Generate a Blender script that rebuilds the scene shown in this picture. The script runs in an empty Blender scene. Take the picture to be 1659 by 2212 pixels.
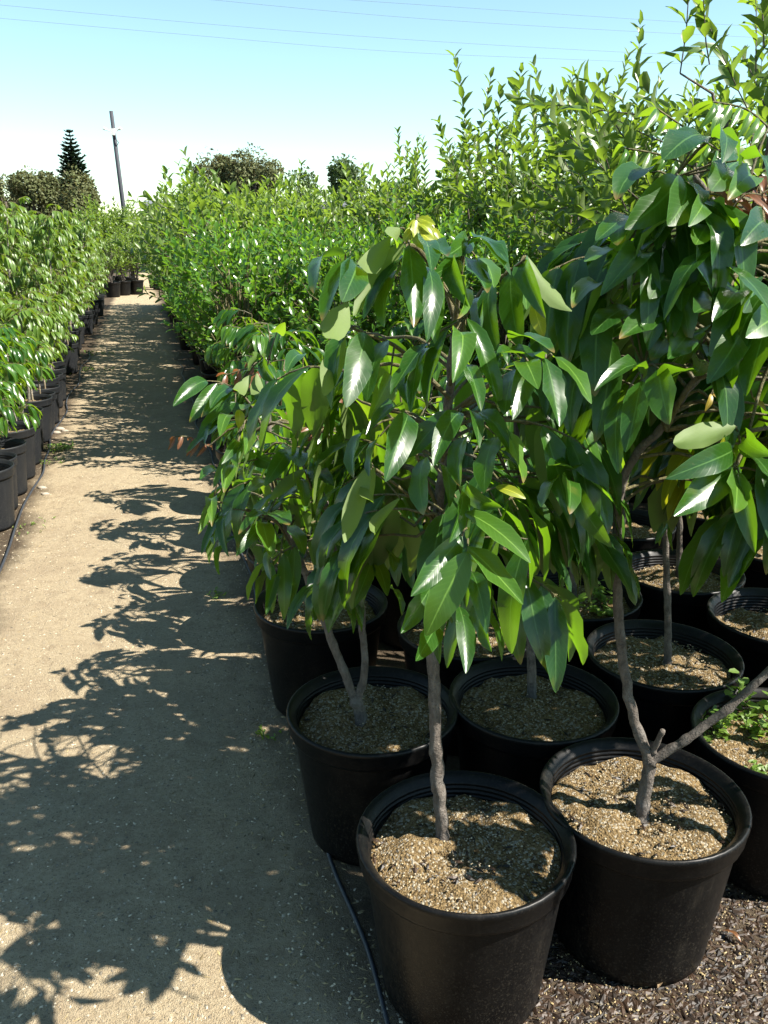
import bpy, math, random
import numpy as np
from mathutils import Vector, Matrix, noise
R = math.radians
ORD = 'first second third fourth fifth sixth seventh eighth ninth tenth eleventh twelfth thirteenth fourteenth fifteenth sixteenth seventeenth eighteenth nineteenth twentieth'.split()
ORD += ['twenty-' + o for o in ORD[:9]] + ['thirtieth'] + ['thirty-' + o for o in ORD[:9]]
S = bpy.context.scene
COL = S.collection

# ------------------------------------------------------------------ camera, sky, sun, exposure
H = 1.65; PITCH = R(18.0); FPX = 1843.0; CX = 829.5; CY = 1106.0   # pixels of a 1659 x 2212 picture
cam = bpy.data.cameras.new('camera'); cam.lens = FPX / 2212 * 36; cam.sensor_width = 36; cam.sensor_fit = 'AUTO'
cam.clip_start = 0.05; cam.clip_end = 3000
camo = bpy.data.objects.new('camera', cam); COL.objects.link(camo)
camo.location = (0, 0, H); camo.rotation_euler = (R(90) - PITCH, 0, 0); S.camera = camo

SUN_EL = R(49); SUN_AZ = Vector((0.95, -0.24, 0)).normalized()
SUND = Vector((SUN_AZ.x * math.cos(SUN_EL), SUN_AZ.y * math.cos(SUN_EL), math.sin(SUN_EL)))
W = bpy.data.worlds.new('World'); S.world = W; W.use_nodes = True
nt = W.node_tree; nt.nodes.clear()
sky = nt.nodes.new('ShaderNodeTexSky'); sky.sky_type = 'NISHITA'; sky.sun_disc = False
sky.sun_elevation = SUN_EL; sky.sun_rotation = math.atan2(SUN_AZ.x, SUN_AZ.y)
sky.air_density = 1.0; sky.dust_density = 0.05; sky.ozone_density = 1.0; sky.altitude = 0
tint = nt.nodes.new('ShaderNodeMix'); tint.data_type = 'RGBA'; tint.blend_type = 'MULTIPLY'
tint.inputs[0].default_value = 1; tint.inputs[7].default_value = (0.92, 1.03, 0.93, 1)
bg = nt.nodes.new('ShaderNodeBackground'); bg.inputs[1].default_value = 0.072
wo = nt.nodes.new('ShaderNodeOutputWorld')
nt.links.new(sky.outputs[0], tint.inputs[6]); nt.links.new(tint.outputs[2], bg.inputs[0]); nt.links.new(bg.outputs[0], wo.inputs[0])
sl = bpy.data.lights.new('sun', 'SUN'); sl.energy = 5.0; sl.angle = R(0.53); sl.color = (1.0, 0.94, 0.84)
so = bpy.data.objects.new('sun', sl); COL.objects.link(so)
so.rotation_euler = (-SUND).to_track_quat('-Z', 'Y').to_euler()
V = S.view_settings; V.view_transform = 'Standard'; V.look = 'None'; V.gamma = 1; V.use_curve_mapping = False; V.exposure = 1.7
S.render.engine = 'CYCLES'
S.cycles.max_bounces = 4; S.cycles.diffuse_bounces = 3; S.cycles.glossy_bounces = 2; S.cycles.transmission_bounces = 3; S.cycles.transparent_max_bounces = 4

# ------------------------------------------------------------------ pixel -> place
sp_, cp_ = math.sin(PITCH), math.cos(PITCH)
def ray(x, y):
    a = (x - CX) / FPX; b = (CY - y) / FPX
    return Vector((a, cp_ + b * sp_, -sp_ + b * cp_))
def gz(x, y, z=0.0):
    r = ray(x, y); t = (z - H) / r.z
    return Vector((r.x * t, r.y * t, z))
def py(x, y, Y):
    r = ray(x, y); t = Y / r.y
    return Vector((r.x * t, Y, H + r.z * t))
UA, UC = Vector((-0.264, 0.9645, 0)), Vector((0.9645, 0.264, 0))    # along the path, across it
def uv(u, v, z=0.0): return UA * u + UC * v + Vector((0, 0, z))

# ------------------------------------------------------------------ materials
def mat(name):
    m = bpy.data.materials.new(name); m.use_nodes = True
    n = m.node_tree; b = n.nodes['Principled BSDF']
    return m, n, b
def N(n, t, **k):
    o = n.nodes.new(t)
    for a, v in k.items(): setattr(o, a, v)
    return o
def ramp(n, src, stops):
    r = N(n, 'ShaderNodeValToRGB'); e = r.color_ramp.elements
    while len(e) < len(stops): e.new(0.5)
    for i, (p, c) in enumerate(stops): e[i].position = p; e[i].color = (c[0], c[1], c[2], 1) if len(c) == 3 else c
    n.links.new(src, r.inputs[0]); return r.outputs[0]
def g(v): return (v, v, v)
def tex(n, vec, scale, detail=4, rough=0.6):
    t = N(n, 'ShaderNodeTexNoise'); t.inputs['Scale'].default_value = scale; t.inputs['Detail'].default_value = detail; t.inputs['Roughness'].default_value = rough
    if vec is not None: n.links.new(vec, t.inputs['Vector'])
    return t.outputs['Fac']
def math_(n, op, a, b=None, clamp=False):
    m = N(n, 'ShaderNodeMath', operation=op, use_clamp=clamp)
    for i, x in enumerate((a, b)):
        if x is None: continue
        if isinstance(x, (int, float)): m.inputs[i].default_value = x
        else: n.links.new(x, m.inputs[i])
    return m.outputs[0]
def mixc(n, f, a, b, blend='MIX'):
    m = N(n, 'ShaderNodeMix', data_type='RGBA', blend_type=blend)
    for i, x in ((0, f), (6, a), (7, b)):
        if isinstance(x, (int, float)): m.inputs[i].default_value = x
        elif isinstance(x, tuple): m.inputs[i].default_value = (x[0], x[1], x[2], 1)
        else: n.links.new(x, m.inputs[i])
    return m.outputs[2]
def bump(n, b, h, s, d):
    o = N(n, 'ShaderNodeBump'); o.inputs['Strength'].default_value = s; o.inputs['Distance'].default_value = d
    n.links.new(h, o.inputs['Height']); n.links.new(o.outputs[0], b.inputs['Normal']); return o
def geo(n): return N(n, 'ShaderNodeNewGeometry')

def leaf_mat(name, top, top2, under, trans, rough=0.3, tf=0.3, veins=True, island=False, spec=0.5):
    m, n, b = mat(name)
    ge = geo(n)
    rnd = ge.outputs['Random Per Island'] if island else N(n, 'ShaderNodeObjectInfo').outputs['Random']
    c = mixc(n, rnd, top, top2)
    if island: c = mixc(n, math_(n, 'MULTIPLY', N(n, 'ShaderNodeObjectInfo').outputs['Random'], 0.55), c, tuple(x * 0.62 for x in top))
    noi = tex(n, ge.outputs['Position'], 28, 2)
    c = mixc(n, math_(n, 'MULTIPLY', noi, 0.5), c, top2)
    if veins:
        tc = N(n, 'ShaderNodeTexCoord'); sx = N(n, 'ShaderNodeSeparateXYZ'); n.links.new(tc.outputs['UV'], sx.inputs[0])
        a = math_(n, 'ABSOLUTE', math_(n, 'SUBTRACT', sx.outputs[1], 0.5))
        a = math_(n, 'MULTIPLY', a, 2.0)
        rib = ramp(n, a, [(0.0, g(1)), (0.03, g(1)), (0.07, g(0))])
        ph = math_(n, 'ADD', math_(n, 'MULTIPLY', sx.outputs[0], 78.0), math_(n, 'MULTIPLY', a, -14.0))
        sv = math_(n, 'SINE', ph)
        svm = ramp(n, math_(n, 'MULTIPLY', math_(n, 'ADD', sv, 1.0), 0.5), [(0.0, g(0)), (0.86, g(0)), (1.0, g(1))])
        edge = ramp(n, a, [(0.90, g(0)), (1.0, g(1))])
        pale = tuple(min(1, x * 2.4 + 0.05) for x in top2)
        c = mixc(n, math_(n, 'MULTIPLY', svm, 0.13), c, pale)
        c = mixc(n, math_(n, 'MULTIPLY', rib, 0.6), c, (pale[0] * 1.25, pale[1] * 1.1, pale[2]))
        c = mixc(n, math_(n, 'MULTIPLY', edge, 0.35), c, pale)
        blot = ramp(n, tex(n, ge.outputs['Position'], 9, 3), [(0.66, g(0)), (0.74, g(1))])
        c = mixc(n, math_(n, 'MULTIPLY', blot, 0.35), c, (0.16, 0.17, 0.03))
        tipm = math_(n, 'MULTIPLY', ramp(n, sx.outputs[0], [(0.88, g(0)), (0.97, g(1))]), ramp(n, rnd, [(0.70, g(0)), (0.76, g(1))]))
        c = mixc(n, math_(n, 'MULTIPLY', tipm, 0.8), c, (0.26, 0.15, 0.05))
        fl = ramp(n, tex(n, ge.outputs['Position'], 160, 2), [(0.68, g(0)), (0.73, g(1))])
        c = mixc(n, math_(n, 'MULTIPLY', fl, 0.30), c, (0.20, 0.19, 0.08))
        hgt = math_(n, 'ADD', math_(n, 'MULTIPLY', svm, -0.5), math_(n, 'MULTIPLY', noi, 0.7))
        bump(n, b, hgt, 0.07, 0.003)
    c2 = mixc(n, ge.outputs['Backfacing'], c, under)
    n.links.new(c2, b.inputs['Base Color'])
    rr = N(n, 'ShaderNodeMix', data_type='FLOAT'); n.links.new(ge.outputs['Backfacing'], rr.inputs[0]); rr.inputs[2].default_value = rough; rr.inputs[3].default_value = 0.62
    n.links.new(rr.outputs[0], b.inputs['Roughness']); b.inputs['Specular IOR Level'].default_value = spec
    t = N(n, 'ShaderNodeBsdfTranslucent'); t.inputs[0].default_value = (*trans, 1)
    mx = N(n, 'ShaderNodeMixShader'); mx.inputs[0].default_value = tf
    n.links.new(b.outputs[0], mx.inputs[1]); n.links.new(t.outputs[0], mx.inputs[2])
    n.links.new(mx.outputs[0], n.nodes['Material Output'].inputs[0])
    return m
M = {}
M['leaf'] = leaf_mat('leaf_glossy_green', (0.010, 0.052, 0.008), (0.030, 0.098, 0.009), (0.12, 0.19, 0.05), (0.24, 0.50, 0.012), 0.27, 0.28, spec=0.5)
M['fresh'] = leaf_mat('leaf_mid_green', (0.034, 0.118, 0.010), (0.075, 0.175, 0.016), (0.17, 0.245, 0.07), (0.34, 0.56, 0.015), 0.29, 0.32, spec=0.5)
M['young'] = leaf_mat('leaf_young_yellow', (0.26, 0.34, 0.015), (0.36, 0.40, 0.02), (0.34, 0.38, 0.03), (0.60, 0.62, 0.02), 0.32, 0.40)
M['yellow'] = leaf_mat('leaf_old_yellow', (0.42, 0.32, 0.02), (0.36, 0.24, 0.03), (0.40, 0.30, 0.04), (0.7, 0.5, 0.02), 0.42, 0.40)
M['red'] = leaf_mat('leaf_new_red', (0.17, 0.065, 0.03), (0.22, 0.10, 0.04), (0.20, 0.09, 0.05), (0.45, 0.16, 0.05), 0.36, 0.30)
M['dry'] = leaf_mat('leaf_dry', (0.30, 0.19, 0.09), (0.40, 0.28, 0.16), (0.35, 0.25, 0.14), (0.2, 0.12, 0.04), 0.7, 0.08)
M['hedge'] = leaf_mat('leaf_small_glossy', (0.050, 0.165, 0.020), (0.125, 0.265, 0.026), (0.14, 0.23, 0.05), (0.25, 0.50, 0.025), 0.27, 0.32, False, True)
M['guava'] = leaf_mat('leaf_guava', (0.100, 0.20, 0.026), (0.19, 0.285, 0.042), (0.19, 0.25, 0.09), (0.32, 0.49, 0.04), 0.40, 0.34, False, True)
M['tall'] = leaf_mat('leaf_tall_row', (0.048, 0.130, 0.020), (0.140, 0.22, 0.032), (0.15, 0.21, 0.06), (0.28, 0.44, 0.03), 0.36, 0.36, False, True)
M['lych'] = leaf_mat('leaf_drooping', (0.085, 0.20, 0.022), (0.19, 0.30, 0.045), (0.17, 0.24, 0.085), (0.34, 0.50, 0.03), 0.40, 0.32, False, True)
M['weed'] = leaf_mat('leaf_weed', (0.13, 0.26, 0.03), (0.19, 0.31, 0.05), (0.16, 0.27, 0.06), (0.4, 0.6, 0.05), 0.5, 0.35, False, True)
M['far_brown'] = leaf_mat('foliage_brownish', (0.125, 0.17, 0.06), (0.20, 0.205, 0.09), (0.14, 0.13, 0.07), (0.20, 0.19, 0.05), 0.6, 0.2, False, True, 0.2)
M['far_green'] = leaf_mat('foliage_green', (0.060, 0.105, 0.040), (0.105, 0.16, 0.055), (0.09, 0.13, 0.05), (0.16, 0.26, 0.04), 0.55, 0.25, False, True, 0.2)
M['far_pine'] = leaf_mat('foliage_pine', (0.018, 0.042, 0.025), (0.035, 0.065, 0.035), (0.03, 0.06, 0.03), (0.05, 0.10, 0.04), 0.6, 0.15, False, True, 0.2)

def bark(name, a, b_, sc=60):
    m, n, b = mat(name); tc = N(n, 'ShaderNodeTexCoord')
    mp = N(n, 'ShaderNodeMapping'); mp.inputs['Scale'].default_value = (1, 1, 0.45); n.links.new(tc.outputs['Object'], mp.inputs[0])
    f1 = tex(n, mp.outputs[0], sc, 6, 0.7); f2 = tex(n, tc.outputs['Object'], 14, 3)
    c = ramp(n, f1, [(0.32, tuple(x * 0.55 for x in a)), (0.48, a), (0.66, b_)])
    c = mixc(n, ramp(n, f2, [(0.5, g(0)), (0.68, g(0.6))]), c, (0.24, 0.225, 0.205))
    n.links.new(c, b.inputs['Base Color']); b.inputs['Roughness'].default_value = 0.85
    f6 = tex(n, tc.outputs['Object'], 34, 5, 0.75); c = mixc(n, ramp(n, f6, [(0.56, g(0)), (0.64, g(0.75))]), c, tuple(x * 0.42 for x in a)); n.links.new(c, b.inputs['Base Color'])
    bump(n, b, math_(n, 'ADD', f1, f6), 1.0, 0.012); return m
M['bark'] = bark('bark_grey_brown', (0.165, 0.135, 0.11), (0.26, 0.22, 0.185))
M['barkd'] = bark('bark_dark', (0.10, 0.075, 0.055), (0.18, 0.14, 0.10))
M['twig'] = bark('twig_olive', (0.17, 0.15, 0.05), (0.26, 0.22, 0.09), 90)
M['twigr'] = bark('twig_reddish', (0.26, 0.12, 0.05), (0.34, 0.18, 0.07), 90)
M['stake'] = bark('stake_pale_wood', (0.42, 0.33, 0.20), (0.55, 0.46, 0.32), 80)
M['whitebark'] = bark('bark_pale', (0.27, 0.245, 0.20), (0.38, 0.35, 0.30), 50)

def pot_mat(name, base, dust, rough):
    m, n, b = mat(name); tc = N(n, 'ShaderNodeTexCoord'); oi = N(n, 'ShaderNodeObjectInfo')
    ad = N(n, 'ShaderNodeVectorMath', operation='ADD'); n.links.new(tc.outputs['Object'], ad.inputs[0]); n.links.new(oi.outputs['Location'], ad.inputs[1])
    f = tex(n, ad.outputs[0], 9, 6, 0.7); f2 = tex(n, ad.outputs[0], 190, 3, 0.6); mp = N(n, 'ShaderNodeMapping'); mp.inputs['Scale'].default_value = (1, 1, 0.07); n.links.new(ad.outputs[0], mp.inputs[0]); f5 = tex(n, mp.outputs[0], 26, 5, 0.7); f3 = tex(n, ad.outputs[0], 60, 3)
    sx = N(n, 'ShaderNodeSeparateXYZ'); n.links.new(tc.outputs['Object'], sx.inputs[0])
    low = ramp(n, math_(n, 'ADD', sx.outputs[2], math_(n, 'MULTIPLY', f, 0.2)), [(0.08, g(1)), (0.42, g(0.25))])
    spk = ramp(n, f2, [(0.55, g(0)), (0.66, g(1))]); stk = ramp(n, f5, [(0.54, g(0)), (0.70, g(1))])
    film = ramp(n, f, [(0.40, g(0)), (0.72, g(1))])
    c = mixc(n, math_(n, 'MULTIPLY', film, 0.07), base, dust)
    c = mixc(n, math_(n, 'MULTIPLY', math_(n, 'MULTIPLY', spk, low), 0.55), c, dust)
    c = mixc(n, math_(n, 'MULTIPLY', math_(n, 'MULTIPLY', stk, film), 0.30), c, dust)
    n.links.new(c, b.inputs['Base Color'])
    n.links.new(ramp(n, math_(n, 'ADD', math_(n, 'MULTIPLY', f, 0.6), math_(n, 'MULTIPLY', f3, 0.4)), [(0.3, g(rough)), (0.7, g(rough + 0.22))]), b.inputs['Roughness'])
    bump(n, b, f3, 0.12, 0.003); b.inputs['Specular IOR Level'].default_value = 0.18; return m
M['pot'] = pot_mat('pot_black_plastic', (0.0035, 0.0038, 0.0045), (0.085, 0.072, 0.055), 0.30)
M['pot_grey'] = pot_mat('pot_sun_bleached_plastic', (0.016, 0.018, 0.021), (0.10, 0.095, 0.085), 0.42)

def soil_mat():
    m, n, b = mat('potting_mix'); ge = geo(n); P = ge.outputs['Position']
    vo = N(n, 'ShaderNodeTexVoronoi'); vo.inputs['Scale'].default_value = 190; n.links.new(P, vo.inputs['Vector'])
    f = tex(n, P, 22, 5, 0.65); f2 = tex(n, P, 120, 4, 0.7)
    sx = N(n, 'ShaderNodeSeparateXYZ'); n.links.new(vo.outputs['Color'], sx.inputs[0])
    c = ramp(n, f2, [(0.30, (0.040, 0.026, 0.014)), (0.46, (0.18, 0.122, 0.055)), (0.64, (0.37, 0.265, 0.13))])
    c = mixc(n, ramp(n, f, [(0.55, g(0)), (0.75, g(0.45))]), c, (0.075, 0.048, 0.025))
    per = ramp(n, sx.outputs[0], [(0.80, g(0)), (0.84, g(1))])
    c = mixc(n, math_(n, 'MULTIPLY', per, 0.8), c, (0.50, 0.45, 0.35))
    n.links.new(c, b.inputs['Base Color']); b.inputs['Roughness'].default_value = 0.95; b.inputs['Specular IOR Level'].default_value = 0.15
    h = math_(n, 'ADD', f2, math_(n, 'MULTIPLY', vo.outputs['Distance'], -0.6))
    bump(n, b, h, 0.9, 0.010); return m
M['soil'] = soil_mat()

def ground_mat():
    m, n, b = mat('sandy_soil'); ge = geo(n); P = ge.outputs['Position']
    def dot(v):
        d = N(n, 'ShaderNodeVectorMath', operation='DOT_PRODUCT'); n.links.new(P, d.inputs[0]); d.inputs[1].default_value = v; return d.outputs['Value']
    ac = dot(UC); al = dot(UA)
    wob = tex(n, P, 2.2, 5, 0.65); f = tex(n, P, 0.9, 4); f2 = tex(n, P, 75, 5, 0.75); f3 = tex(n, P, 14, 5, 0.7); f4 = tex(n, P, 300, 2, 0.6)
    c = ramp(n, f2, [(0.26, (0.36, 0.278, 0.168)), (0.5, (0.54, 0.435, 0.278)), (0.72, (0.66, 0.55, 0.375))])
    c = mixc(n, ramp(n, f, [(0.42, g(0)), (0.62, g(0.4))]), c, (0.52, 0.405, 0.255))
    c = mixc(n, ramp(n, f3, [(0.50, g(0)), (0.66, g(0.6))]), c, (0.34, 0.255, 0.16))
    c = mixc(n, ramp(n, f4, [(0.62, g(0)), (0.68, g(0.75))]), c, (0.46, 0.41, 0.32))
    c = mixc(n, ramp(n, tex(n, P, 190, 2, 0.5), [(0.33, g(0.6)), (0.39, g(0))]), c, (0.13, 0.095, 0.06))
    c = mixc(n, ramp(n, tex(n, P, 3.1, 6, 0.7), [(0.48, g(0)), (0.62, g(0.38))]), c, (0.37, 0.28, 0.18))
    aw = math_(n, 'ADD', ac, math_(n, 'MULTIPLY', math_(n, 'SUBTRACT', wob, 0.5), 0.34))
    damp_r = ramp(n, aw, [(0.25, g(0)), (0.46, g(1))])
    damp_l = ramp(n, math_(n, 'MULTIPLY', aw, -1.0), [(0.72, g(0)), (0.84, g(1))])
    damp = math_(n, 'MAXIMUM', damp_r, damp_l)
    dc = ramp(n, f2, [(0.3, (0.028, 0.018, 0.011)), (0.55, (0.062, 0.040, 0.024)), (0.75, (0.13, 0.09, 0.053))])
    c = mixc(n, math_(n, 'MULTIPLY', damp, 0.88), c, dc)
    n.links.new(c, b.inputs['Base Color'])
    n.links.new(ramp(n, damp, [(0, g(0.95)), (1, g(0.72))]), b.inputs['Roughness']); b.inputs['Specular IOR Level'].default_value = 0.2
    h = math_(n, 'ADD', math_(n, 'MULTIPLY', f2, 0.6), math_(n, 'MULTIPLY', f4, 0.3))
    bump(n, b, h, 1.0, 0.016); return m
M['ground'] = ground_mat()

def simple(name, col, rough=0.6, var=0.25, sc=20, island=False, metal=0.0):
    m, n, b = mat(name); tc = N(n, 'ShaderNodeTexCoord')
    f = tex(n, tc.outputs['Object'], sc, 5, 0.65)
    if island: f = geo(n).outputs['Random Per Island']
    lo = tuple(x * (1 - var) for x in col); hi = tuple(min(1, x * (1 + var)) for x in col)
    n.links.new(ramp(n, f, [(0.2, lo), (0.8, hi)]), b.inputs['Base Color'])
    b.inputs['Roughness'].default_value = rough; b.inputs['Metallic'].default_value = metal
    return m
M['chip'] = simple('bark_mulch', (0.036, 0.021, 0.012), 0.5, 0.75, island=True); M['chip'].node_tree.nodes['Principled BSDF'].inputs['Specular IOR Level'].default_value = 0.3
M['grain'] = simple('pale_grain', (0.36, 0.27, 0.13), 0.6, 0.5, island=True)
M['perlite'] = simple('perlite', (0.48, 0.40, 0.26), 0.8, 0.4, island=True)
M['pebble'] = simple('grit', (0.46, 0.39, 0.28), 0.85, 0.6, island=True)
M['stone'] = simple('stone', (0.42, 0.36, 0.28), 0.85, 0.25, 30)
M['hose'] = simple('hose_grey_black', (0.045, 0.05, 0.06), 0.5, 0.5, 40)
M['pole'] = simple('pole_dark', (0.045, 0.05, 0.065), 0.75, 0.35, 8)
M['white'] = simple('white_enamel', (0.75, 0.75, 0.72), 0.4, 0.08)
M['wire'] = simple('wire', (0.16, 0.18, 0.20), 0.6, 0.1)
M['roof'] = simple('roof_sheet_grey', (0.20, 0.21, 0.225), 0.6, 0.18, 3)
M['wall'] = simple('wall_grey', (0.30, 0.31, 0.32), 0.8, 0.15, 2)
M['glass'] = simple('window_glass', (0.03, 0.04, 0.05), 0.1, 0.2)
M['tie'] = simple('plant_tie_green', (0.02, 0.18, 0.10), 0.5, 0.1)

ALB = 0.62                                            # brings all base colours to their real-world reflectance
for m in bpy.data.materials:
    n = m.node_tree; b = n.nodes['Principled BSDF']
    if m is M['white'] or not b.inputs['Base Color'].links: continue
    src = b.inputs['Base Color'].links[0].from_socket
    n.links.new(mixc(n, 1.0, src, (ALB, ALB, ALB), 'MULTIPLY'), b.inputs['Base Color'])
    for t in n.nodes:
        if t.type == 'BSDF_TRANSLUCENT': t.inputs[0].default_value = tuple(x * 0.95 for x in t.inputs[0].default_value[:3]) + (1,)

# ------------------------------------------------------------------ mesh helpers
class MB:
    def __init__(s): s.v = []; s.f = []; s.uv = None
    def add(s, vs, fs):
        o = len(s.v); s.v += [tuple(p) for p in vs]; s.f += [tuple(i + o for i in f) for f in fs]
    def tube(s, pts, rad, n=6, cap=True, jit=0, rng=None):
        pts = [Vector(p) for p in pts]; k = len(pts); o = len(s.v)
        if isinstance(rad, (int, float)): rad = [rad] * k
        ref = Vector((0.31, 0.95, 0.1))
        for i, p in enumerate(pts):
            d = (pts[min(i + 1, k - 1)] - pts[max(i - 1, 0)])
            d = d.normalized() if d.length > 1e-9 else Vector((0, 0, 1))
            a = d.cross(ref)
            if a.length < 0.05: a = d.cross(Vector((1, 0, 0)))
            a.normalize(); b = d.cross(a)
            for j in range(n):
                t = 2 * math.pi * j / n; r = rad[i] * (1 + (rng.uniform(-jit, jit) if jit else 0))
                s.v.append(tuple(p + a * (r * math.cos(t)) + b * (r * math.sin(t))))
        for i in range(k - 1):
            for j in range(n):
                s.f.append((o + i * n + j, o + i * n + (j + 1) % n, o + (i + 1) * n + (j + 1) % n, o + (i + 1) * n + j))
        if cap:
            s.f.append(tuple(o + j for j in reversed(range(n)))); s.f.append(tuple(o + (k - 1) * n + j for j in range(n)))
    def box(s, c, d, rz=0):
        cx, cy, cz = c; a, b, h = d[0] / 2, d[1] / 2, d[2] / 2; q = []
        for z in (-h, h):
            for x, y in ((-a, -b), (a, -b), (a, b), (-a, b)):
                q.append((cx + x * math.cos(rz) - y * math.sin(rz), cy + x * math.sin(rz) + y * math.cos(rz), cz + z))
        s.add(q, [(3, 2, 1, 0), (4, 5, 6, 7), (0, 1, 5, 4), (1, 2, 6, 5), (2, 3, 7, 6), (3, 0, 4, 7)])
    def lathe(s, prof, n=44, wob=None):
        o = len(s.v)
        for r, z in prof:
            for j in range(n):
                t = 2 * math.pi * j / n; rr = r * (1 + (wob(t) if wob else 0)); s.v.append((rr * math.cos(t), rr * math.sin(t), z))
        for i in range(len(prof) - 1):
            for j in range(n): s.f.append((o + i * n + j, o + i * n + (j + 1) % n, o + (i + 1) * n + (j + 1) % n, o + (i + 1) * n + j))
    def mesh(s, name, m, smooth=True):
        me = bpy.data.meshes.new(name); me.from_pydata(s.v, [], s.f); me.materials.append(m)
        if smooth: me.polygons.foreach_set('use_smooth', [True] * len(me.polygons))
        me.update(); return me
    def build(s, name, m, parent=None, smooth=True, loc=None): return ob(name, s.mesh(name, m, smooth), parent, loc)
def ob(name, data, parent=None, loc=None):
    o = bpy.data.objects.new(name, data); COL.objects.link(o)
    if parent is not None: o.parent = parent
    if loc is not None: o.location = loc
    return o
def tag(o, label=None, cat=None, group=None, kind=None):
    for k, v in (('label', label), ('category', cat), ('group', group), ('kind', kind)):
        if v: o[k] = v
    return o
def npmesh(name, m, verts, faces, smooth=True):       # verts (n,3), faces (k,3|4) arrays
    me = bpy.data.meshes.new(name); n, k, w = len(verts), len(faces), faces.shape[1]
    me.vertices.add(n); me.vertices.foreach_set('co', np.ascontiguousarray(verts, np.float32).ravel())
    me.loops.add(k * w); me.loops.foreach_set('vertex_index', np.ascontiguousarray(faces, np.int32).ravel())
    me.polygons.add(k); me.polygons.foreach_set('loop_start', np.arange(0, k * w, w, dtype=np.int32)); me.polygons.foreach_set('loop_total', np.full(k, w, np.int32))
    if smooth: me.polygons.foreach_set('use_smooth', np.ones(k, bool))
    me.materials.append(m); me.update(calc_edges=True); me.validate(); return me
def spline(pts, k=5):
    pts = [Vector(p) for p in pts]; q = [pts[0]] + pts + [pts[-1]]; out = []
    for i in range(1, len(q) - 2):
        a, b, c, d = q[i - 1], q[i], q[i + 1], q[i + 2]
        for j in range(k):
            t = j / k
            out.append(0.5 * ((2 * b) + (c - a) * t + (2 * a - 5 * b + 4 * c - d) * t * t + (3 * b - a - 3 * c + d) * t ** 3))
    out.append(pts[-1]); return out

# ------------------------------------------------------------------ leaf shapes
def leaf_shape(ratio, arch, fold, wave, seed, nl=8, nw=4, tipr=0.0):
    rg = random.Random(seed); V_, UVs, Fs = [], [], []
    p1, p2 = rg.uniform(0, 6), rg.uniform(0, 6); bend = rg.uniform(-0.05, 0.05)
    for i in range(nl + 1):
        x = i / nl; x = 0.5 - 0.5 * math.cos(math.pi * (0.06 + 0.94 * x)) if i else 0.0
        w = (math.sin(math.pi * x ** 0.86) ** 0.68 if 0 < x < 1 else 0.0) * ratio * 0.5
        w = max(w, ratio * 0.03 if i == 0 else 0.004)
        zc = 4 * arch * x * (1 - x) * (1.25 - 0.5 * x)
        for j in range(nw + 1):
            s = -1 + 2 * j / nw
            z = zc + abs(s) * w * fold + wave * math.sin(x * 11 + (p1 if s > 0 else p2)) * abs(s) ** 2 * (w / ratio) * 0.40
            V_.append((x, s * w * (1 - 0.25 * fold * fold) + bend * 4 * x * (1 - x), z)); UVs.append((x, (s + 1) / 2))
    for i in range(nl):
        for j in range(nw):
            a = i * (nw + 1) + j; Fs.append((a, a + nw + 1, a + nw + 2, a + 1))
    return V_, UVs, Fs
SH = [leaf_shape(0.27, 0.06, 0.25, 0.10, 1), leaf_shape(0.29, 0.11, 0.35, 0.14, 2), leaf_shape(0.25, 0.16, 0.20, 0.10, 3),
      leaf_shape(0.32, 0.08, 0.15, 0.18, 4), leaf_shape(0.27, 0.21, 0.45, 0.12, 5), leaf_shape(0.30, 0.03, 0.30, 0.22, 6)]
_lm = {}
def leaf_data(k, mk):
    if (k, mk) not in _lm:
        v, u, f = SH[k]; me = bpy.data.meshes.new('leaf'); me.from_pydata([(x, y, z) for x, y, z in v], [], [tuple(reversed(q)) for q in f])
        ul = me.uv_layers.new(name='UVMap')
        for lp in me.loops: ul.data[lp.index].uv = u[lp.vertex_index]
        me.polygons.foreach_set('use_smooth', [True] * len(me.polygons)); me.materials.append(M[mk]); me.update()
        # make sure faces look towards +Z
        if me.polygons[len(me.polygons) // 2].normal.z < 0: me.flip_normals()
        _lm[(k, mk)] = me
    return _lm[(k, mk)]
def frame(base, tip, n0):
    d = tip - base; L = d.length; d = d / L
    n = n0 - d * n0.dot(d)
    if n.length < 1e-3: n = d.orthogonal()
    n.normalize(); s = n.cross(d)
    return d, s, n, L
def put_leaf(root, base, tip, n0, k=0, mk='leaf', wf=1.0):
    """base and tip in the root's own space"""
    d, s, n, L = frame(base, tip, n0)
    o = bpy.data.objects.new('leaf', leaf_data(k, mk)); COL.objects.link(o); o.parent = root
    o.matrix_basis = Matrix(((d.x * L, s.x * L * wf, n.x * L, base.x), (d.y * L, s.y * L * wf, n.y * L, base.y), (d.z * L, s.z * L * wf, n.z * L, base.z), (0, 0, 0, 1)))
    return o
def small_leaf(ratio=0.4, arch=0.08, fold=0.35, nl=3, nw=2):
    v, u, f = leaf_shape(ratio, arch, fold, 0.0, 7, nl, nw); return np.array(v), np.array([tuple(reversed(q)) for q in f])
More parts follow.
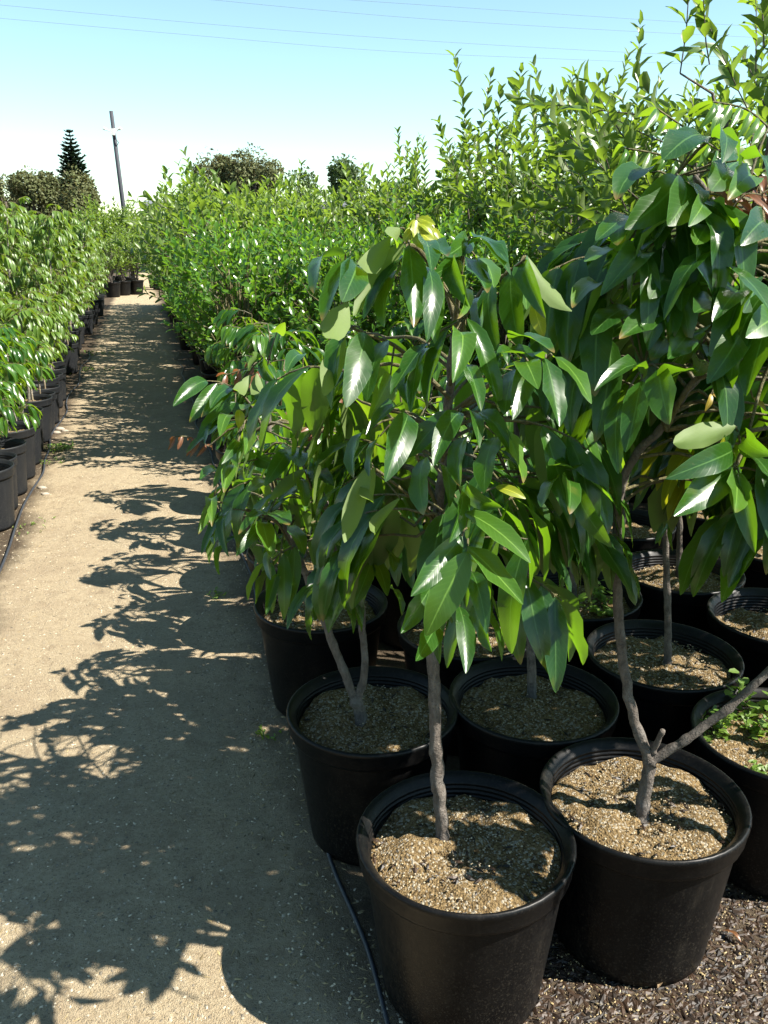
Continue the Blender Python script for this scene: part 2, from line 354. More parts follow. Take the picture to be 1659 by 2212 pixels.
def crown_mesh(name, m, leaves, shape):
    """leaves: list of (base, tip, n0, widthfactor) -> one mesh"""
    lv, lf = shape; n = len(leaves)
    # check facing once
    a, b_, c = lv[lf[len(lf) // 2][0]], lv[lf[len(lf) // 2][1]], lv[lf[len(lf) // 2][2]]
    if np.cross(b_ - a, c - a)[2] < 0: lf = lf[:, ::-1]
    B = np.array([l[0][:] for l in leaves]); T = np.array([l[1][:] for l in leaves]); N0 = np.array([l[2][:] for l in leaves]); wf = np.array([l[3] for l in leaves])
    D = T - B; L = np.linalg.norm(D, axis=1, keepdims=True); D = D / L
    Nn = N0 - D * (N0 * D).sum(1, keepdims=True); Nn /= np.maximum(np.linalg.norm(Nn, axis=1, keepdims=True), 1e-6)
    Sd = np.cross(Nn, D)
    vs = B[:, None, :] + lv[None, :, 0:1] * (D * L)[:, None, :] + lv[None, :, 1:2] * (Sd * L * wf[:, None])[:, None, :] + lv[None, :, 2:3] * (Nn * L)[:, None, :]
    fs = lf[None] + (np.arange(n) * len(lv))[:, None, None]
    return npmesh(name, m, vs.reshape(-1, 3), fs.reshape(-1, lf.shape[1]))

def rv(rng, s=1.0): return Vector((rng.gauss(0, s), rng.gauss(0, s), rng.gauss(0, s)))
def rdir(az, el): return Vector((math.cos(az) * math.cos(el), math.sin(az) * math.cos(el), math.sin(el)))

# ------------------------------------------------------------------ ground
def inpot(x, y): return 0
def gh(x, y):
    n = noise.noise(Vector((x * 1.1, y * 1.1, 0))) * 0.010 + noise.noise(Vector((x * 5, y * 5, 3))) * 0.005
    n += noise.noise(Vector((x * 17, y * 17, 7))) * 0.0030 + noise.noise(Vector((x * 42, y * 42, 9))) * 0.0016
    ac = UC.x * x + UC.y * y
    k = min(1, max(0, (ac - 0.30) / 0.12)); k2 = min(1, max(0, (-0.80 - ac) / 0.1))
    return n * (1 - 0.75 * max(k, k2)) - 0.004
xs = sorted(set([-200, -120, -70, -40, -25, -16, -11, -8, -6.5, -5.5, -4.6] + list(np.round(np.arange(-4, 2.6, 0.03), 3)) + [3, 4, 5.5, 8, 12, 18, 28, 45, 70, 120, 200]))
ys = sorted(set([-40, -20, -10, -5, -2.5, -1, 0] + list(np.round(np.arange(0.7, 9, 0.03), 3)) + list(np.round(np.arange(9, 16, 0.12), 3)) + [16.6, 17.5, 19, 21, 23, 25, 28, 33, 40, 55, 80, 130, 220, 400]))
vv = np.array([(x, y, gh(x, y) if (-4.7 < x < 3 and 0.5 < y < 25) else -0.004) for y in ys for x in xs])
nx, ny = len(xs), len(ys); ii = np.arange(nx * ny).reshape(ny, nx)
ff = np.stack([ii[:-1, :-1], ii[:-1, 1:], ii[1:, 1:], ii[1:, :-1]], -1).reshape(-1, 4)
tag(ob('ground', npmesh('ground', M['ground'], vv, ff)), kind='structure')

# ------------------------------------------------------------------ pots and soil
def pot_meshes(r_top, r_base, h, matk):
    """returns pot body, rim, soil-level"""
    b = MB(); hb = h - 0.052
    prof = [(0.0005, 0.004), (r_base * 0.80, 0.004), (r_base * 0.9, 0.0), (r_base, 0.004), (r_base * 1.012, 0.02)]
    for i in range(1, 7): t = i / 6; prof.append((r_base * 1.012 + (r_top * 0.925 - r_base * 1.012) * t, 0.02 + (hb - 0.02) * t))
    b.lathe(prof)
    rb = MB(); ro = r_top; q = []
    q += [(ro * 0.915, hb - 0.004), (ro * 0.968, hb - 0.003), (ro * 0.975, hb + 0.002), (ro * 0.982, hb + 0.008), (ro * 0.988, h - 0.018), (ro * 1.0, h - 0.013), (ro * 1.004, h - 0.006), (ro * 0.994, h), (ro * 0.972, h + 0.001), (ro * 0.945, h - 0.005), (ro * 0.915, h - 0.012)]
    z = h - 0.018; r = ro * 0.900
    while z > h - 0.105:
        q += [(r, z), (r - 0.0022, z - 0.002), (r - 0.0022, z - 0.006), (r, z - 0.008)]; z -= 0.011; r -= 0.0019
    rb.lathe(q)
    return b.mesh('pot', M[matk]), rb.mesh('rim', M[matk])
def soil_mesh(r, seed, amp=0.026):
    rg = random.Random(seed); ox = rg.uniform(0, 50); b = MB(); nr, na = 16, 48
    b.v.append((0, 0, 0.012))
    for i in range(1, nr + 1):
        for j in range(na):
            t = 2 * math.pi * j / na; rr = r * i / nr; x, y = rr * math.cos(t), rr * math.sin(t)
            z = noise.noise(Vector((x * 9 + ox, y * 9, 0))) * amp + noise.noise(Vector((x * 30 + ox, y * 30, 2))) * amp * 0.5 + noise.noise(Vector((x * 70 + ox, y * 70, 5))) * amp * 0.28
            b.v.append((x, y, z + 0.012 * (1 - (i / nr) ** 2)))
    for j in range(na): b.f.append((0, 1 + j, 1 + (j + 1) % na))
    for i in range(nr - 1):
        for j in range(na):
            a = 1 + i * na; b.f.append((a + j, a + na + j, a + na + (j + 1) % na, a + (j + 1) % na))
    return b.mesh('soil', M['soil'])
POT = {'big': (0.240, 0.182, 0.395, 'pot'), 'mid': (0.198, 0.152, 0.365, 'pot_grey'), 'small': (0.172, 0.135, 0.335, 'pot_grey')}
PM = {k: pot_meshes(*v) for k, v in POT.items()}
SM = {k: [soil_mesh(v[0] * 0.885, i * 3 + len(k)) for i in range(3)] for k, v in POT.items()}
rngp = random.Random(5)
def potted(name, loc, kind, label, cat, group=None, rz=None, sz=1.0, soil_drop=0.050):
    e = bpy.data.objects.new(name, None); e.empty_display_size = 0.1; COL.objects.link(e); e.location = loc
    tag(e, label, cat, group)
    p = ob('pot', PM[kind][0], e); r = ob('rim', PM[kind][1], p); s = ob('soil', rngp.choice(SM[kind]), e)
    a = rngp.uniform(0, 6.28) if rz is None else rz
    p.rotation_euler = (rngp.uniform(-0.012, 0.012), rngp.uniform(-0.012, 0.012), a); s.rotation_euler = (0, 0, rngp.uniform(0, 6.28))
    p.scale = (sz, sz, sz); s.scale = (sz * 0.985, sz * 0.985, 1)
    s.location = (0, 0, POT[kind][2] * sz - soil_drop)
    return e, POT[kind][2] * sz - soil_drop
def perlite(e, zs, rad, rng, n=420):
    b = MB()
    for i in range(n):
        t = rng.uniform(0, 6.28); rr = rad * math.sqrt(rng.random()) * 0.96; r = rng.uniform(0.0014, 0.0034)
        c = Vector((rr * math.cos(t), rr * math.sin(t), zs + 0.012 * (1 - (rr / rad) ** 2) + rng.uniform(0.000, 0.006)))
        vs = [c + Vector((r * rng.uniform(0.6, 1.2) * x, r * rng.uniform(0.6, 1.2) * y, r * rng.uniform(0.5, 1) * z)) for x, y, z in ((1, 0, 0), (-1, 0, 0), (0, 1, 0), (0, -1, 0), (0, 0, 1), (0, 0, -1))]
        b.add(vs, [(0, 2, 4), (2, 1, 4), (1, 3, 4), (3, 0, 4), (2, 0, 5), (1, 2, 5), (3, 1, 5), (0, 3, 5)])
    o = b.build('perlite', M['perlite'], e, False); o['kind'] = 'stuff'
    b = MB()
    for i in range(n // 6):
        t = rng.uniform(0, 6.28); rr = rad * math.sqrt(rng.random()) * 0.97; r = rng.uniform(0.003, 0.009); q = rng.uniform(0, 6.28); cq, sq = math.cos(q), math.sin(q)
        c = Vector((rr * math.cos(t), rr * math.sin(t), zs + 0.012 * (1 - (rr / rad) ** 2) + rng.uniform(0.0, 0.005)))
        vs = [c + Vector((r * 1.7 * x * cq - r * 0.6 * y * sq, r * 1.7 * x * sq + r * 0.6 * y * cq, r * 0.4 * z + r * 0.3 * x)) for x, y, z in ((1, 0.2, 0), (-1, -0.1, 0), (0, 1, 0), (0, -1, 0), (0, 0, 1), (0, 0, -1))]
        b.add(vs, [(0, 2, 4), (2, 1, 4), (1, 3, 4), (3, 0, 4), (2, 0, 5), (1, 2, 5), (3, 1, 5), (0, 3, 5)])
    o = b.build('bark_chips', M['chip'], e, False); o['kind'] = 'stuff'

# ------------------------------------------------------------------ broad-leaved saplings with drooping compound leaves
def trunk_tube(b, pts, r0, r1, rng, n=9, k=7, kn=0.10):
    q = spline(pts, k); m = len(q); rad = []
    for i in range(m):
        t = i / (m - 1); rr = r0 + (r1 - r0) * t
        if i == 0: rr *= 1.55
        elif i == 1: rr *= 1.12
        rr *= 1 + kn * noise.noise(Vector((i * 0.9, r0 * 900, 0))) * 1.2 + (0.14 if rng.random() < 0.12 else 0)
        rad.append(rr)
    q = [p + Vector((noise.noise(Vector((i * .5, p.x * 20, 1))), noise.noise(Vector((i * .5, 4, p.y * 20))), 0)) * r0 * 0.28 if 0 < i < m - 1 else p for i, p in enumerate(q)]
    b.tube(q, rad, n, True, 0.05, rng); return q
def compound(b, leaves, rng, p0, d0, rl, npair, ll, droop, mks, facing=None):
    """a leaf stalk from p0 along d0 with paired leaflets that hang"""
    pts = [p0]; d = d0.normalized(); fm = rng.choice(mks)
    for i in range(4):
        d = (d + Vector((0, 0, -0.10 - 0.10 * droop)) + rv(rng, 0.05)).normalized(); pts.append(pts[-1] + d * rl / 4)
    b.tube(pts, [0.0030, 0.0026, 0.0022, 0.0018, 0.0012], 4, False)
    for i in range(npair):
        t = 0.30 + 0.70 * (i + 0.5 + rng.uniform(-0.12, 0.12)) / npair; x = t * 4; k = min(3, int(x)); q = pts[k].lerp(pts[k + 1], min(1, x - k))
        dd = (pts[k + 1] - pts[k]).normalized(); sd = dd.cross(Vector((0, 0, 1)))
        if sd.length < 0.1: sd = Vector((1, 0, 0))
        sd.normalize()
        for sgn in (-1, 1):
            if rng.random() < 0.12: continue
            l = ll * rng.uniform(0.9, 1.12) * (0.85 + 0.25 * math.sin(math.pi * t))
            dv = (sd * sgn * rng.uniform(0.34, 0.50) + dd * rng.uniform(0.28, 0.45) + Vector((0, 0, -droop * rng.uniform(0.9, 1.2))) + rv(rng, 0.055)).normalized()
            b0 = q + (sd * sgn * 0.6 + dd * 0.4) * 0.012
            b.tube([q, b0], 0.0016, 4, False)
            up = Vector((0, 0, 0.70)) + sd * sgn * 0.60 + dd * 0.30 + rv(rng, 0.12)
            leaves.append((b0, b0 + dv * l, up, fm if rng.random() < 0.8 else rng.choice(mks), rng.uniform(0.86, 1.08)))
def gen_sapling(rng, zs, Ht, clear, spread, nbr, ll, droop=0.9, npair=(2, 4), mks=('leaf', 'leaf', 'leaf', 'fresh'), lean=(0, 0), tip=True, trunk=None, r0=0.016):
    """returns trunk MB, list of branch MB, leaves"""
    tb = MB(); brs = []; leaves = []
    if trunk is None:
        trunk = [Vector((0, 0, zs - 0.02))]; 
        for i in range(1, 6):
            t = i / 5; trunk.append(Vector((lean[0] * t + rng.gauss(0, 0.012), lean[1] * t + rng.gauss(0, 0.012), zs + (Ht * 0.84 - zs) * t)))
    q = trunk_tube(tb, trunk, r0, r0 * 0.42, rng)
    zt = q[-1].z; a0 = rng.uniform(0, 6.28)
    for i in range(nbr):
        t = (i + rng.uniform(0, 0.7)) / nbr; zz = clear + (zt - clear) * t
        p = min(q, key=lambda s: abs(s.z - zz)).copy(); a = a0 + i * 2.4 + rng.uniform(-0.4, 0.4)
        el = R(15 + 45 * t + rng.uniform(-12, 12)); bl = spread * (0.55 + 0.35 * rng.random()) * (1.0 - 0.45 * t * t)
        b = MB(); pts = [p]; d = rdir(a, el)
        for k in range(3): d = (d + Vector((0, 0, 0.10)) + rv(rng, 0.10)).normalized(); pts.append(pts[-1] + d * bl / 3)
        b.tube(spline(pts, 3), [r0 * 0.36 * (1 - 0.06 * k) for k in range(10)], 5, False)
        nc = rng.randint(3, 4)
        for c in range(nc):
            k = 1 + c * 2.0 / max(1, nc - 1); kk = min(2, int(k)); pp = pts[kk].lerp(pts[kk + 1], min(1, k - kk))
            aa = a + (c - (nc - 1) / 2) * 0.9 + rng.uniform(-0.5, 0.5)
            compound(b, leaves, rng, pp, rdir(aa, R(rng.uniform(0, 35))), ll * rng.uniform(0.8, 1.3), rng.randint(*npair), ll * rng.uniform(0.8, 1.15), droop * rng.uniform(0.35, 1.25), mks)
        brs.append(b)
    if tip:
        b = MB()
        for c in range(4): compound(b, leaves, rng, q[-1].copy(), rdir(a0 + c * 1.6, R(rng.uniform(25, 60))), ll * 1.0, rng.randint(*npair), ll * 0.9, droop * 0.7, mks)
        brs.append(b)
    return tb, brs, leaves
def finish_sapling(e, tb, brs, leaves, rng, barkk='bark', twigk='twig'):
    tb.build('trunk', M[barkk], e)
    for b in brs: b.build('branch', M[twigk], e)
    for (b0, t0, n0, mk, wf) in leaves: put_leaf(e, b0, t0, n0, rng.randrange(6), mk, wf)

HALF = Vector((0.40, -0.77, 0.51))
class Hand:
    """a sapling whose main stems and best visible leaves follow the photograph; leaf distance comes from its own trunk"""
    def __init__(s, e, seed): s.e = e; s.rng = random.Random(seed); s.o = e.location.copy(); s.tb = MB(); s.brs = []; s.leaves = []; s.nodes = []; s.own = []
    def stem(s, pix, Ys, r0, r1, main=False):
        pts = [py(x, y, Y) - s.o for (x, y), Y in zip(pix, Ys)]
        b = s.tb if main else MB()
        q = trunk_tube(b, pts, r0, r1, s.rng) if r0 > 0.006 else spline(pts, 4)
        if r0 <= 0.006: b.tube(q, [r0 + (r1 - r0) * i / (len(q) - 1) for i in range(len(q))], 5, False)
        if not main: s.brs.append(b)
        s.nodes += q; s.own += [b] * len(q); return b
    def leaf(s, b, bx, by, tx, ty, Yb, mk='leaf', w=1.0, f=None, dy=None, k=None):
        Yb = Yb - 0.05; base = py(bx, by, Yb); L2 = (py(tx, ty, Yb) - base).length
        want = s.rng.uniform(0.15, 0.175) if mk in ('leaf', 'fresh') else 0.0
        if dy is None: dy = -0.75 * math.sqrt(max(0.0, want * want - L2 * L2)) - 0.015
        tip = py(tx, ty, Yb + dy); rng = s.rng
        n0 = {None: HALF + Vector((rng.gauss(-0.15, 0.35), rng.gauss(0, 0.15), rng.gauss(0.1, 0.25))), 'g': HALF, 'u': -HALF + rv(rng, 0.12), 'l': Vector((-0.75, -0.6, 0.35)), 'r': Vector((0.9, -0.4, 0.3)), 't': Vector((0, -0.35, 0.95)), 'd': Vector((-0.5, -0.85, 0.05))}[f]
        base -= s.o; tip -= s.o
        if s.nodes:
            ix = min(range(len(s.nodes)), key=lambda i: (s.nodes[i] - base).length); nd = s.nodes[ix]; b = s.own[ix]
            if 0.004 < (nd - base).length < 0.35:
                mid = nd.lerp(base, 0.6) + Vector((0, 0, 0.006)); b.tube([nd, mid, base], [0.0022, 0.0018, 0.0014], 4, False)
        s.leaves.append((base, tip, n0, mk, w * (1.7 if mk == 'young' else 1.04)))
    def done(s, **kw): finish_sapling(s.e, s.tb, s.brs, s.leaves, s.rng, **kw)
def z5(x, y): return 737.4 + x / 3, 442.3 + y / 3
def z4(x, y): return 368.6 + x / 3, 516.1 + y / 3
def z6(x, y): return 1106 + x / 3, 442.3 + y / 3
def q2(x, y): return 829.5 + x / 2, y / 2
def z6b(x, y): return 663.6 + x / 3.75, 479.2 + y / 3.75
def dd(x, y): return x, y
def fill(hd, rng, box, n, Y0, Y1, ll, mks=('leaf',), droop=0.9, back=True):
    """more compound leaves inside the crown, on stalks that reach the stem"""
    x0, y0, x1, y1 = box
    for i in range(n):
        p = py(rng.uniform(x0, x1), rng.uniform(y0, y1), rng.uniform(Y0, Y1)) - hd.o
        nd = min(hd.nodes, key=lambda s: (s - p).length + abs(min(0, p.z - s.z)) * 0.8)
        b = MB(); mid = nd.lerp(p, 0.5) + Vector((0, 0, 0.02)); b.tube(spline([nd, mid, p], 3), [0.0042, 0.004, 0.0037, 0.0035, 0.0033, 0.003, 0.003], 5, False)
        d = (p - nd); d.z = 0; d = d.normalized() if d.length > 0.02 else rdir(rng.uniform(0, 6.28), 0)
        if back: d.y = abs(d.y) + 0.35; d.normalize()
        compound(b, hd.leaves, rng, p, d + Vector((0, 0, 0.25)), ll * 1.15, rng.randint(3, 4), ll * 1.05, droop, mks); hd.brs.append(b)

# ---- P1: front tree with the straight trunk
def U(u, v): p = uv(u, v); p.z = 0; return p
G1 = None
e1, zs = potted('potted_tree', gz(1000, 1795, 0.39) * Vector((1, 1, 0)) if False else Vector((0.18, 1.565, 0)), 'big', 'potted tree with one straight grey trunk, drooping glossy leaves and yellow shoot tip', 'potted tree', sz=1.0)
perlite(e1, zs, 0.21, random.Random(1), 700)
h = Hand(e1, 11)
tb0 = gz(958, 1818, zs); 
h.stem([(958, 1822), (950, 1740), (942, 1640), (938, 1520), (934, 1410), (930, 1290), (940, 1150), (960, 980), (975, 800), (985, 700)], [tb0.y, tb0.y, tb0.y, tb0.y + 0.01, tb0.y + 0.02, 1.58, 1.60, 1.60, 1.58, 1.56], 0.0155, 0.0075, True)
zt = h.nodes[0].z
c1 = h.stem([(985, 700), (960, 620), (905, 540), (880, 528), (890, 500), (901, 472)], [1.56, 1.55, 1.50, 1.48, 1.48, 1.48], 0.006, 0.002)
T1 = [  # (space, bx, by, tx, ty, Y, material, width, facing)
 (z5, 490, 92, 425, 205, 1.43, 'young', .9, None), (z5, 497, 95, 605, 152, 1.47, 'young', .9, 'g'), (z5, 480, 165, 645, 280, 1.47, 'young', 1, 'g'), (z5, 452, 215, 575, 255, 1.46, 'young', 1, None), (z5, 590, 150, 640, 232, 1.48, 'young', .9, None), (z5, 470, 120, 420, 250, 1.50, 'young', .8, None), (z5, 500, 90, 560, 110, 1.50, 'young', .8, None), (z5, 478, 130, 600, 215, 1.42, 'young', 1, 'g'), (z5, 470, 150, 400, 240, 1.42, 'young', 1, None), (z5, 488, 100, 470, 215, 1.41, 'young', 1, 'g'), (z5, 492, 88, 610, 130, 1.43, 'young', 1, None), (z5, 460, 190, 530, 290, 1.41, 'young', 1, None),
 (z5, 405, 250, 78, 720, 1.46, 'fresh', .85, 'u'), (z5, 320, 202, 135, 410, 1.47, 'fresh', .9, 'u'), (z5, 418, 318, 142, 745, 1.47, 'leaf', .9, 'l'), (z5, 428, 400, 278, 795, 1.47, 'fresh', .9, 'l'),
 (z5, 440, 262, 468, 795, 1.42, 'leaf', .95, 'g'), (z5, 545, 400, 553, 890, 1.42, 'leaf', .9, 'g'), (z5, 590, 455, 605, 900, 1.44, 'fresh', .9, None), (z5, 520, 245, 585, 430, 1.44, 'leaf', .95, 'g'), (z5, 545, 250, 690, 335, 1.46, 'leaf', 1, None), (z5, 380, 150, 372, 250, 1.5, 'fresh', .8, 'u'),
 (z6b, 345, 290, 122, 805, 1.42, 'leaf', .95, 'd'), (z6b, 310, 265, 55, 580, 1.44, 'leaf', .9, 'd'), (z6b, 405, 355, 285, 650, 1.44, 'leaf', 1, 'g'), (z6b, 330, 650, 150, 940, 1.44, 'fresh', .9, 'u'),
 (z5, 820, 212, 675, 335, 1.50, 'leaf', .9, None), (z5, 840, 205, 1075, 372, 1.46, 'leaf', .9, 'g'), (z5, 822, 258, 1095, 455, 1.44, 'leaf', .85, 'g'), (z5, 745, 348, 570, 470, 1.48, 'leaf', .9, 'r'), (z5, 765, 375, 822, 660, 1.43, 'leaf', 1, 'd'), (z5, 800, 335, 945, 572, 1.44, 'leaf', .95, 'g'), (z5, 880, 345, 985, 540, 1.46, 'fresh', .9, None),
 (z5, 992, 500, 1020, 965, 1.41, 'leaf', .95, 'd'), (z5, 1105, 418, 1160, 935, 1.40, 'leaf', .95, 'd'), (z5, 1192, 345, 1325, 738, 1.40, 'leaf', .95, 'd'), (z5, 1212, 342, 1492, 692, 1.42, 'fresh', .95, 'u'), (z5, 1245, 640, 1312, 858, 1.44, 'young', .8, None), (z5, 1120, 430, 1200, 680, 1.46, 'fresh', .9, None),
 (z5, 765, 738, 558, 1328, 1.38, 'leaf', .7, 'l'), (z5, 815, 738, 1028, 1345, 1.36, 'leaf', .75, 'g'), (z5, 735, 835, 722, 1155, 1.37, 'fresh', 1.05, None), (z5, 632, 488, 752, 740, 1.44, 'fresh', .8, 'r'), (z5, 790, 1035, 905, 1335, 1.40, 'leaf', .9, 'g'), (z5, 905, 575, 905, 820, 1.47, 'leaf', .9, 'd'), (z5, 1090, 880, 1380, 960, 1.46, 'leaf', 1.2, 'g'), (z5, 880, 900, 780, 880, 1.44, 'young', .8, None),
 (z5, 155, 832, 30, 1315, 1.38, 'leaf', .95, 'g'), (z5, 298, 880, 165, 1275, 1.38, 'leaf', .95, 'd'), (z5, 20, 810, -110, 1240, 1.40, 'fresh', .8, 'u'), (z5, 70, 815, -60, 1330, 1.42, 'leaf', .8, 'd'), (z5, 555, 895, 320, 1230, 1.40, 'leaf', .7, 'd'), (z5, 540, 960, 430, 1290, 1.42, 'leaf', .8, 'l'), (z5, 600, 930, 450, 1350, 1.42, 'leaf', .9, 'd'), (z5, 320, 1100, 175, 1390, 1.48, 'fresh', .9, None), (z5, 370, 1150, 290, 1330, 1.48, 'young', .8, None),
 (z5, 1185, 1055, 1110, 1395, 1.42, 'leaf', 1, None), (z5, 1190, 1050, 1275, 1195, 1.40, 'fresh', 1.2, None), (z5, 1322, 995, 1412, 1438, 1.36, 'leaf', 1.05, 'g'), (z5, 1372, 985, 1620, 1290, 1.40, 'fresh', .8, None), (z5, 1310, 1000, 1010, 960, 1.46, 'leaf', .9, 't'), (z5, 1160, 1060, 1060, 1360, 1.46, 'leaf', 1, 'd'),
 (z5, 772, 1345, 598, 1695, 1.38, 'leaf', .9, None), (z5, 432, 1362, 285, 1795, 1.36, 'leaf', 1.15, None), (z5, 782, 1340, 892, 1578, 1.40, 'leaf', .7, 'g'), (z5, 855, 1365, 1115, 1645, 1.42, 'leaf', .85, None), (z5, 1060, 1440, 1178, 1805, 1.36, 'fresh', .8, None), (z5, 1010, 1500, 925, 1870, 1.37, 'leaf', 1, 'd'), (z5, 545, 1640, 535, 2010, 1.40, 'leaf', 1.1, 'd'), (z5, 840, 1490, 770, 1825, 1.40, 'leaf', 1, 'd'), (z5, 740, 1350, 440, 1640, 1.46, 'leaf', .9, 'd'), (z5, 400, 1370, 160, 1490, 1.44, 'leaf', .7, 't'), (z5, 600, 1680, 700, 1960, 1.44, 'leaf', .9, None), (z5, 180, 1460, 80, 1770, 1.46, 'leaf', .9, 'd'), (z5, 250, 1500, 180, 1760, 1.50, 'leaf', .8, 'd'),
 (z5, 185, 1690, 20, 2190, 1.40, 'fresh', .95, 'u'), (z5, 215, 1700, 200, 1920, 1.44, 'fresh', .8, 'u'), (z5, 150, 1740, 140, 1900, 1.46, 'yellow', 1, None), (z5, 380, 1900, 220, 2130, 1.42, 'fresh', .6, 'u'), (z5, 760, 1830, 700, 2190, 1.38, 'leaf', .9, None), (z5, 820, 1800, 1040, 1960, 1.42, 'leaf', .9, 'd'), (z5, 1000, 1830, 1195, 1905, 1.42, 'young', .8, None),
 (dd, 1003, 1106, 1146, 1216, 1.32, 'fresh', 1.05, 'g'), (dd, 1010, 1180, 1130, 1306, 1.30, 'fresh', .95, 'g'), (dd, 998, 1158, 888, 1288, 1.33, 'leaf', .95, None), (dd, 1010, 1192, 920, 1374, 1.29, 'fresh', 1.1, None), (dd, 1018, 1235, 1052, 1370, 1.32, 'leaf', 1, None), (dd, 992, 1310, 1006, 1455, 1.34, 'leaf', .95, None), (dd, 945, 1345, 898, 1428, 1.36, 'leaf', .9, None), (dd, 1140, 1165, 1105, 1412, 1.36, 'leaf', .85, 'd'), (dd, 930, 1270, 866, 1368, 1.36, 'leaf', .9, None), (dd, 1028, 1290, 1062, 1408, 1.36, 'leaf', .9, 'd'),
]
br = h.stem([(970, 860), (870, 760), (810, 728), (735, 700)], [1.58, 1.48, 1.44, 1.42], 0.005, 0.002)
b2 = h.stem([(978, 740), (990, 640), (1000, 560), (1014, 515)], [1.57, 1.53, 1.50, 1.48], 0.006, 0.002)
b3 = h.stem([(980, 720), (1040, 630), (1075, 605), (1135, 560)], [1.57, 1.48, 1.45, 1.43], 0.005, 0.002)
b4 = h.stem([(972, 830), (990, 760), (1000, 700), (1004, 690)], [1.58, 1.45, 1.40, 1.38], 0.005, 0.002)
b5 = h.stem([(965, 900), (1060, 830), (1130, 795), (1180, 775)], [1.59, 1.48, 1.42, 1.40], 0.005, 0.002)
b6 = h.stem([(955, 1000), (975, 920), (990, 890)], [1.60, 1.50, 1.42], 0.005, 0.002)
b7 = h.stem([(945, 1100), (880, 930), (870, 900)], [1.60, 1.50, 1.42], 0.004, 0.002)
b8 = h.stem([(940, 1190), (985, 1110), (1003, 1104), (1012, 1185), (1010, 1240)], [1.59, 1.42, 1.35, 1.33, 1.33], 0.005, 0.002)
b9 = h.stem([(945, 1120), (820, 1020), (790, 1005)], [1.60, 1.48, 1.42], 0.004, 0.002)
for sp, bx, by, tx, ty, Y, mk, w, f in T1:
    x0, y0 = sp(bx, by); x1, y1 = sp(tx, ty)
    if y0 < 700: Y += 0.12 * max(-0.6, min(1, (x0 - 900) / 200))      # the side away from the sun hangs further forward
    h.leaf(c1, x0, y0, x1, y1, Y, mk, w, f)
rg = random.Random(21)
fill(h, rg, (760, 720, 1180, 1130), 19, 1.58, 1.90, 0.165, ('leaf', 'leaf', 'fresh'))
fill(h, rg, (850, 1000, 1090, 1200), 6, 1.56, 1.70, 0.150)
fill(h, rg, (830, 900, 1090, 1230), 10, 1.47, 1.58, 0.16, ('leaf',), 1.0, False)
fill(h, rg, (745, 760, 1190, 1150), 6, 1.56, 1.66, 0.165, ('leaf', 'leaf', 'fresh'))
h.done()

# ---- P2: forked tree at the right
e2, zs = potted('potted_tree', Vector((0.61, 1.71, 0)), 'big', 'potted tree forking low into two grey stems, broad dark leaves above', 'potted tree')
perlite(e2, zs, 0.21, random.Random(2), 800)
h = Hand(e2, 12)
t0 = gz(1385, 1762, zs); y0 = t0.y
h.stem([(1385, 1768), (1395, 1700), (1405, 1640)], [y0, y0, y0], 0.0165, 0.0145, True)
h.stem([(1405, 1645), (1372, 1560), (1350, 1460), (1335, 1320), (1332, 1180), (1340, 1060), (1375, 980), (1430, 925), (1480, 850), (1530, 780), (1570, 650), (1560, 480), (1500, 380)], [y0, y0 + .01, y0 + .02, y0 + .03, y0 + .03, y0 + .02, y0, y0 - .02, y0 - .04, y0 - .04, y0 - 0.03, y0, y0], 0.0125, 0.005, True)
h.stem([(1405, 1645), (1470, 1605), (1560, 1540), (1660, 1450), (1760, 1360), (1850, 1230), (1900, 1050), (1900, 850)], [y0, y0 - .01, y0 - .02, y0 - .03, y0 - .04, y0 - .04, y0 - .02, y0], 0.0115, 0.005, True)
h.stem([(1410, 1625), (1432, 1578)], [y0, y0 - .02], 0.007, 0.006, True)
c1 = h.stem([(1440, 925), (1500, 820), (1580, 815), (1680, 820)], [1.66, 1.62, 1.55, 1.5], 0.006, 0.004)
h.stem([(1680, 750), (1645, 830), (1610, 960), (1587, 1015)], [1.5, 1.5, 1.45, 1.42], 0.004, 0.002)
h.stem([(1500, 400), (1470, 390), (1455, 385)], [1.74, 1.68, 1.64], 0.004, 0.002)
h.stem([(1560, 480), (1600, 420), (1640, 400)], [1.74, 1.68, 1.64], 0.004, 0.002)
h.stem([(1440, 930), (1400, 830), (1390, 790)], [1.66, 1.56, 1.50], 0.004, 0.002)
h.stem([(1340, 1060), (1260, 1030), (1215, 1025)], [1.70, 1.6, 1.54], 0.004, 0.002)
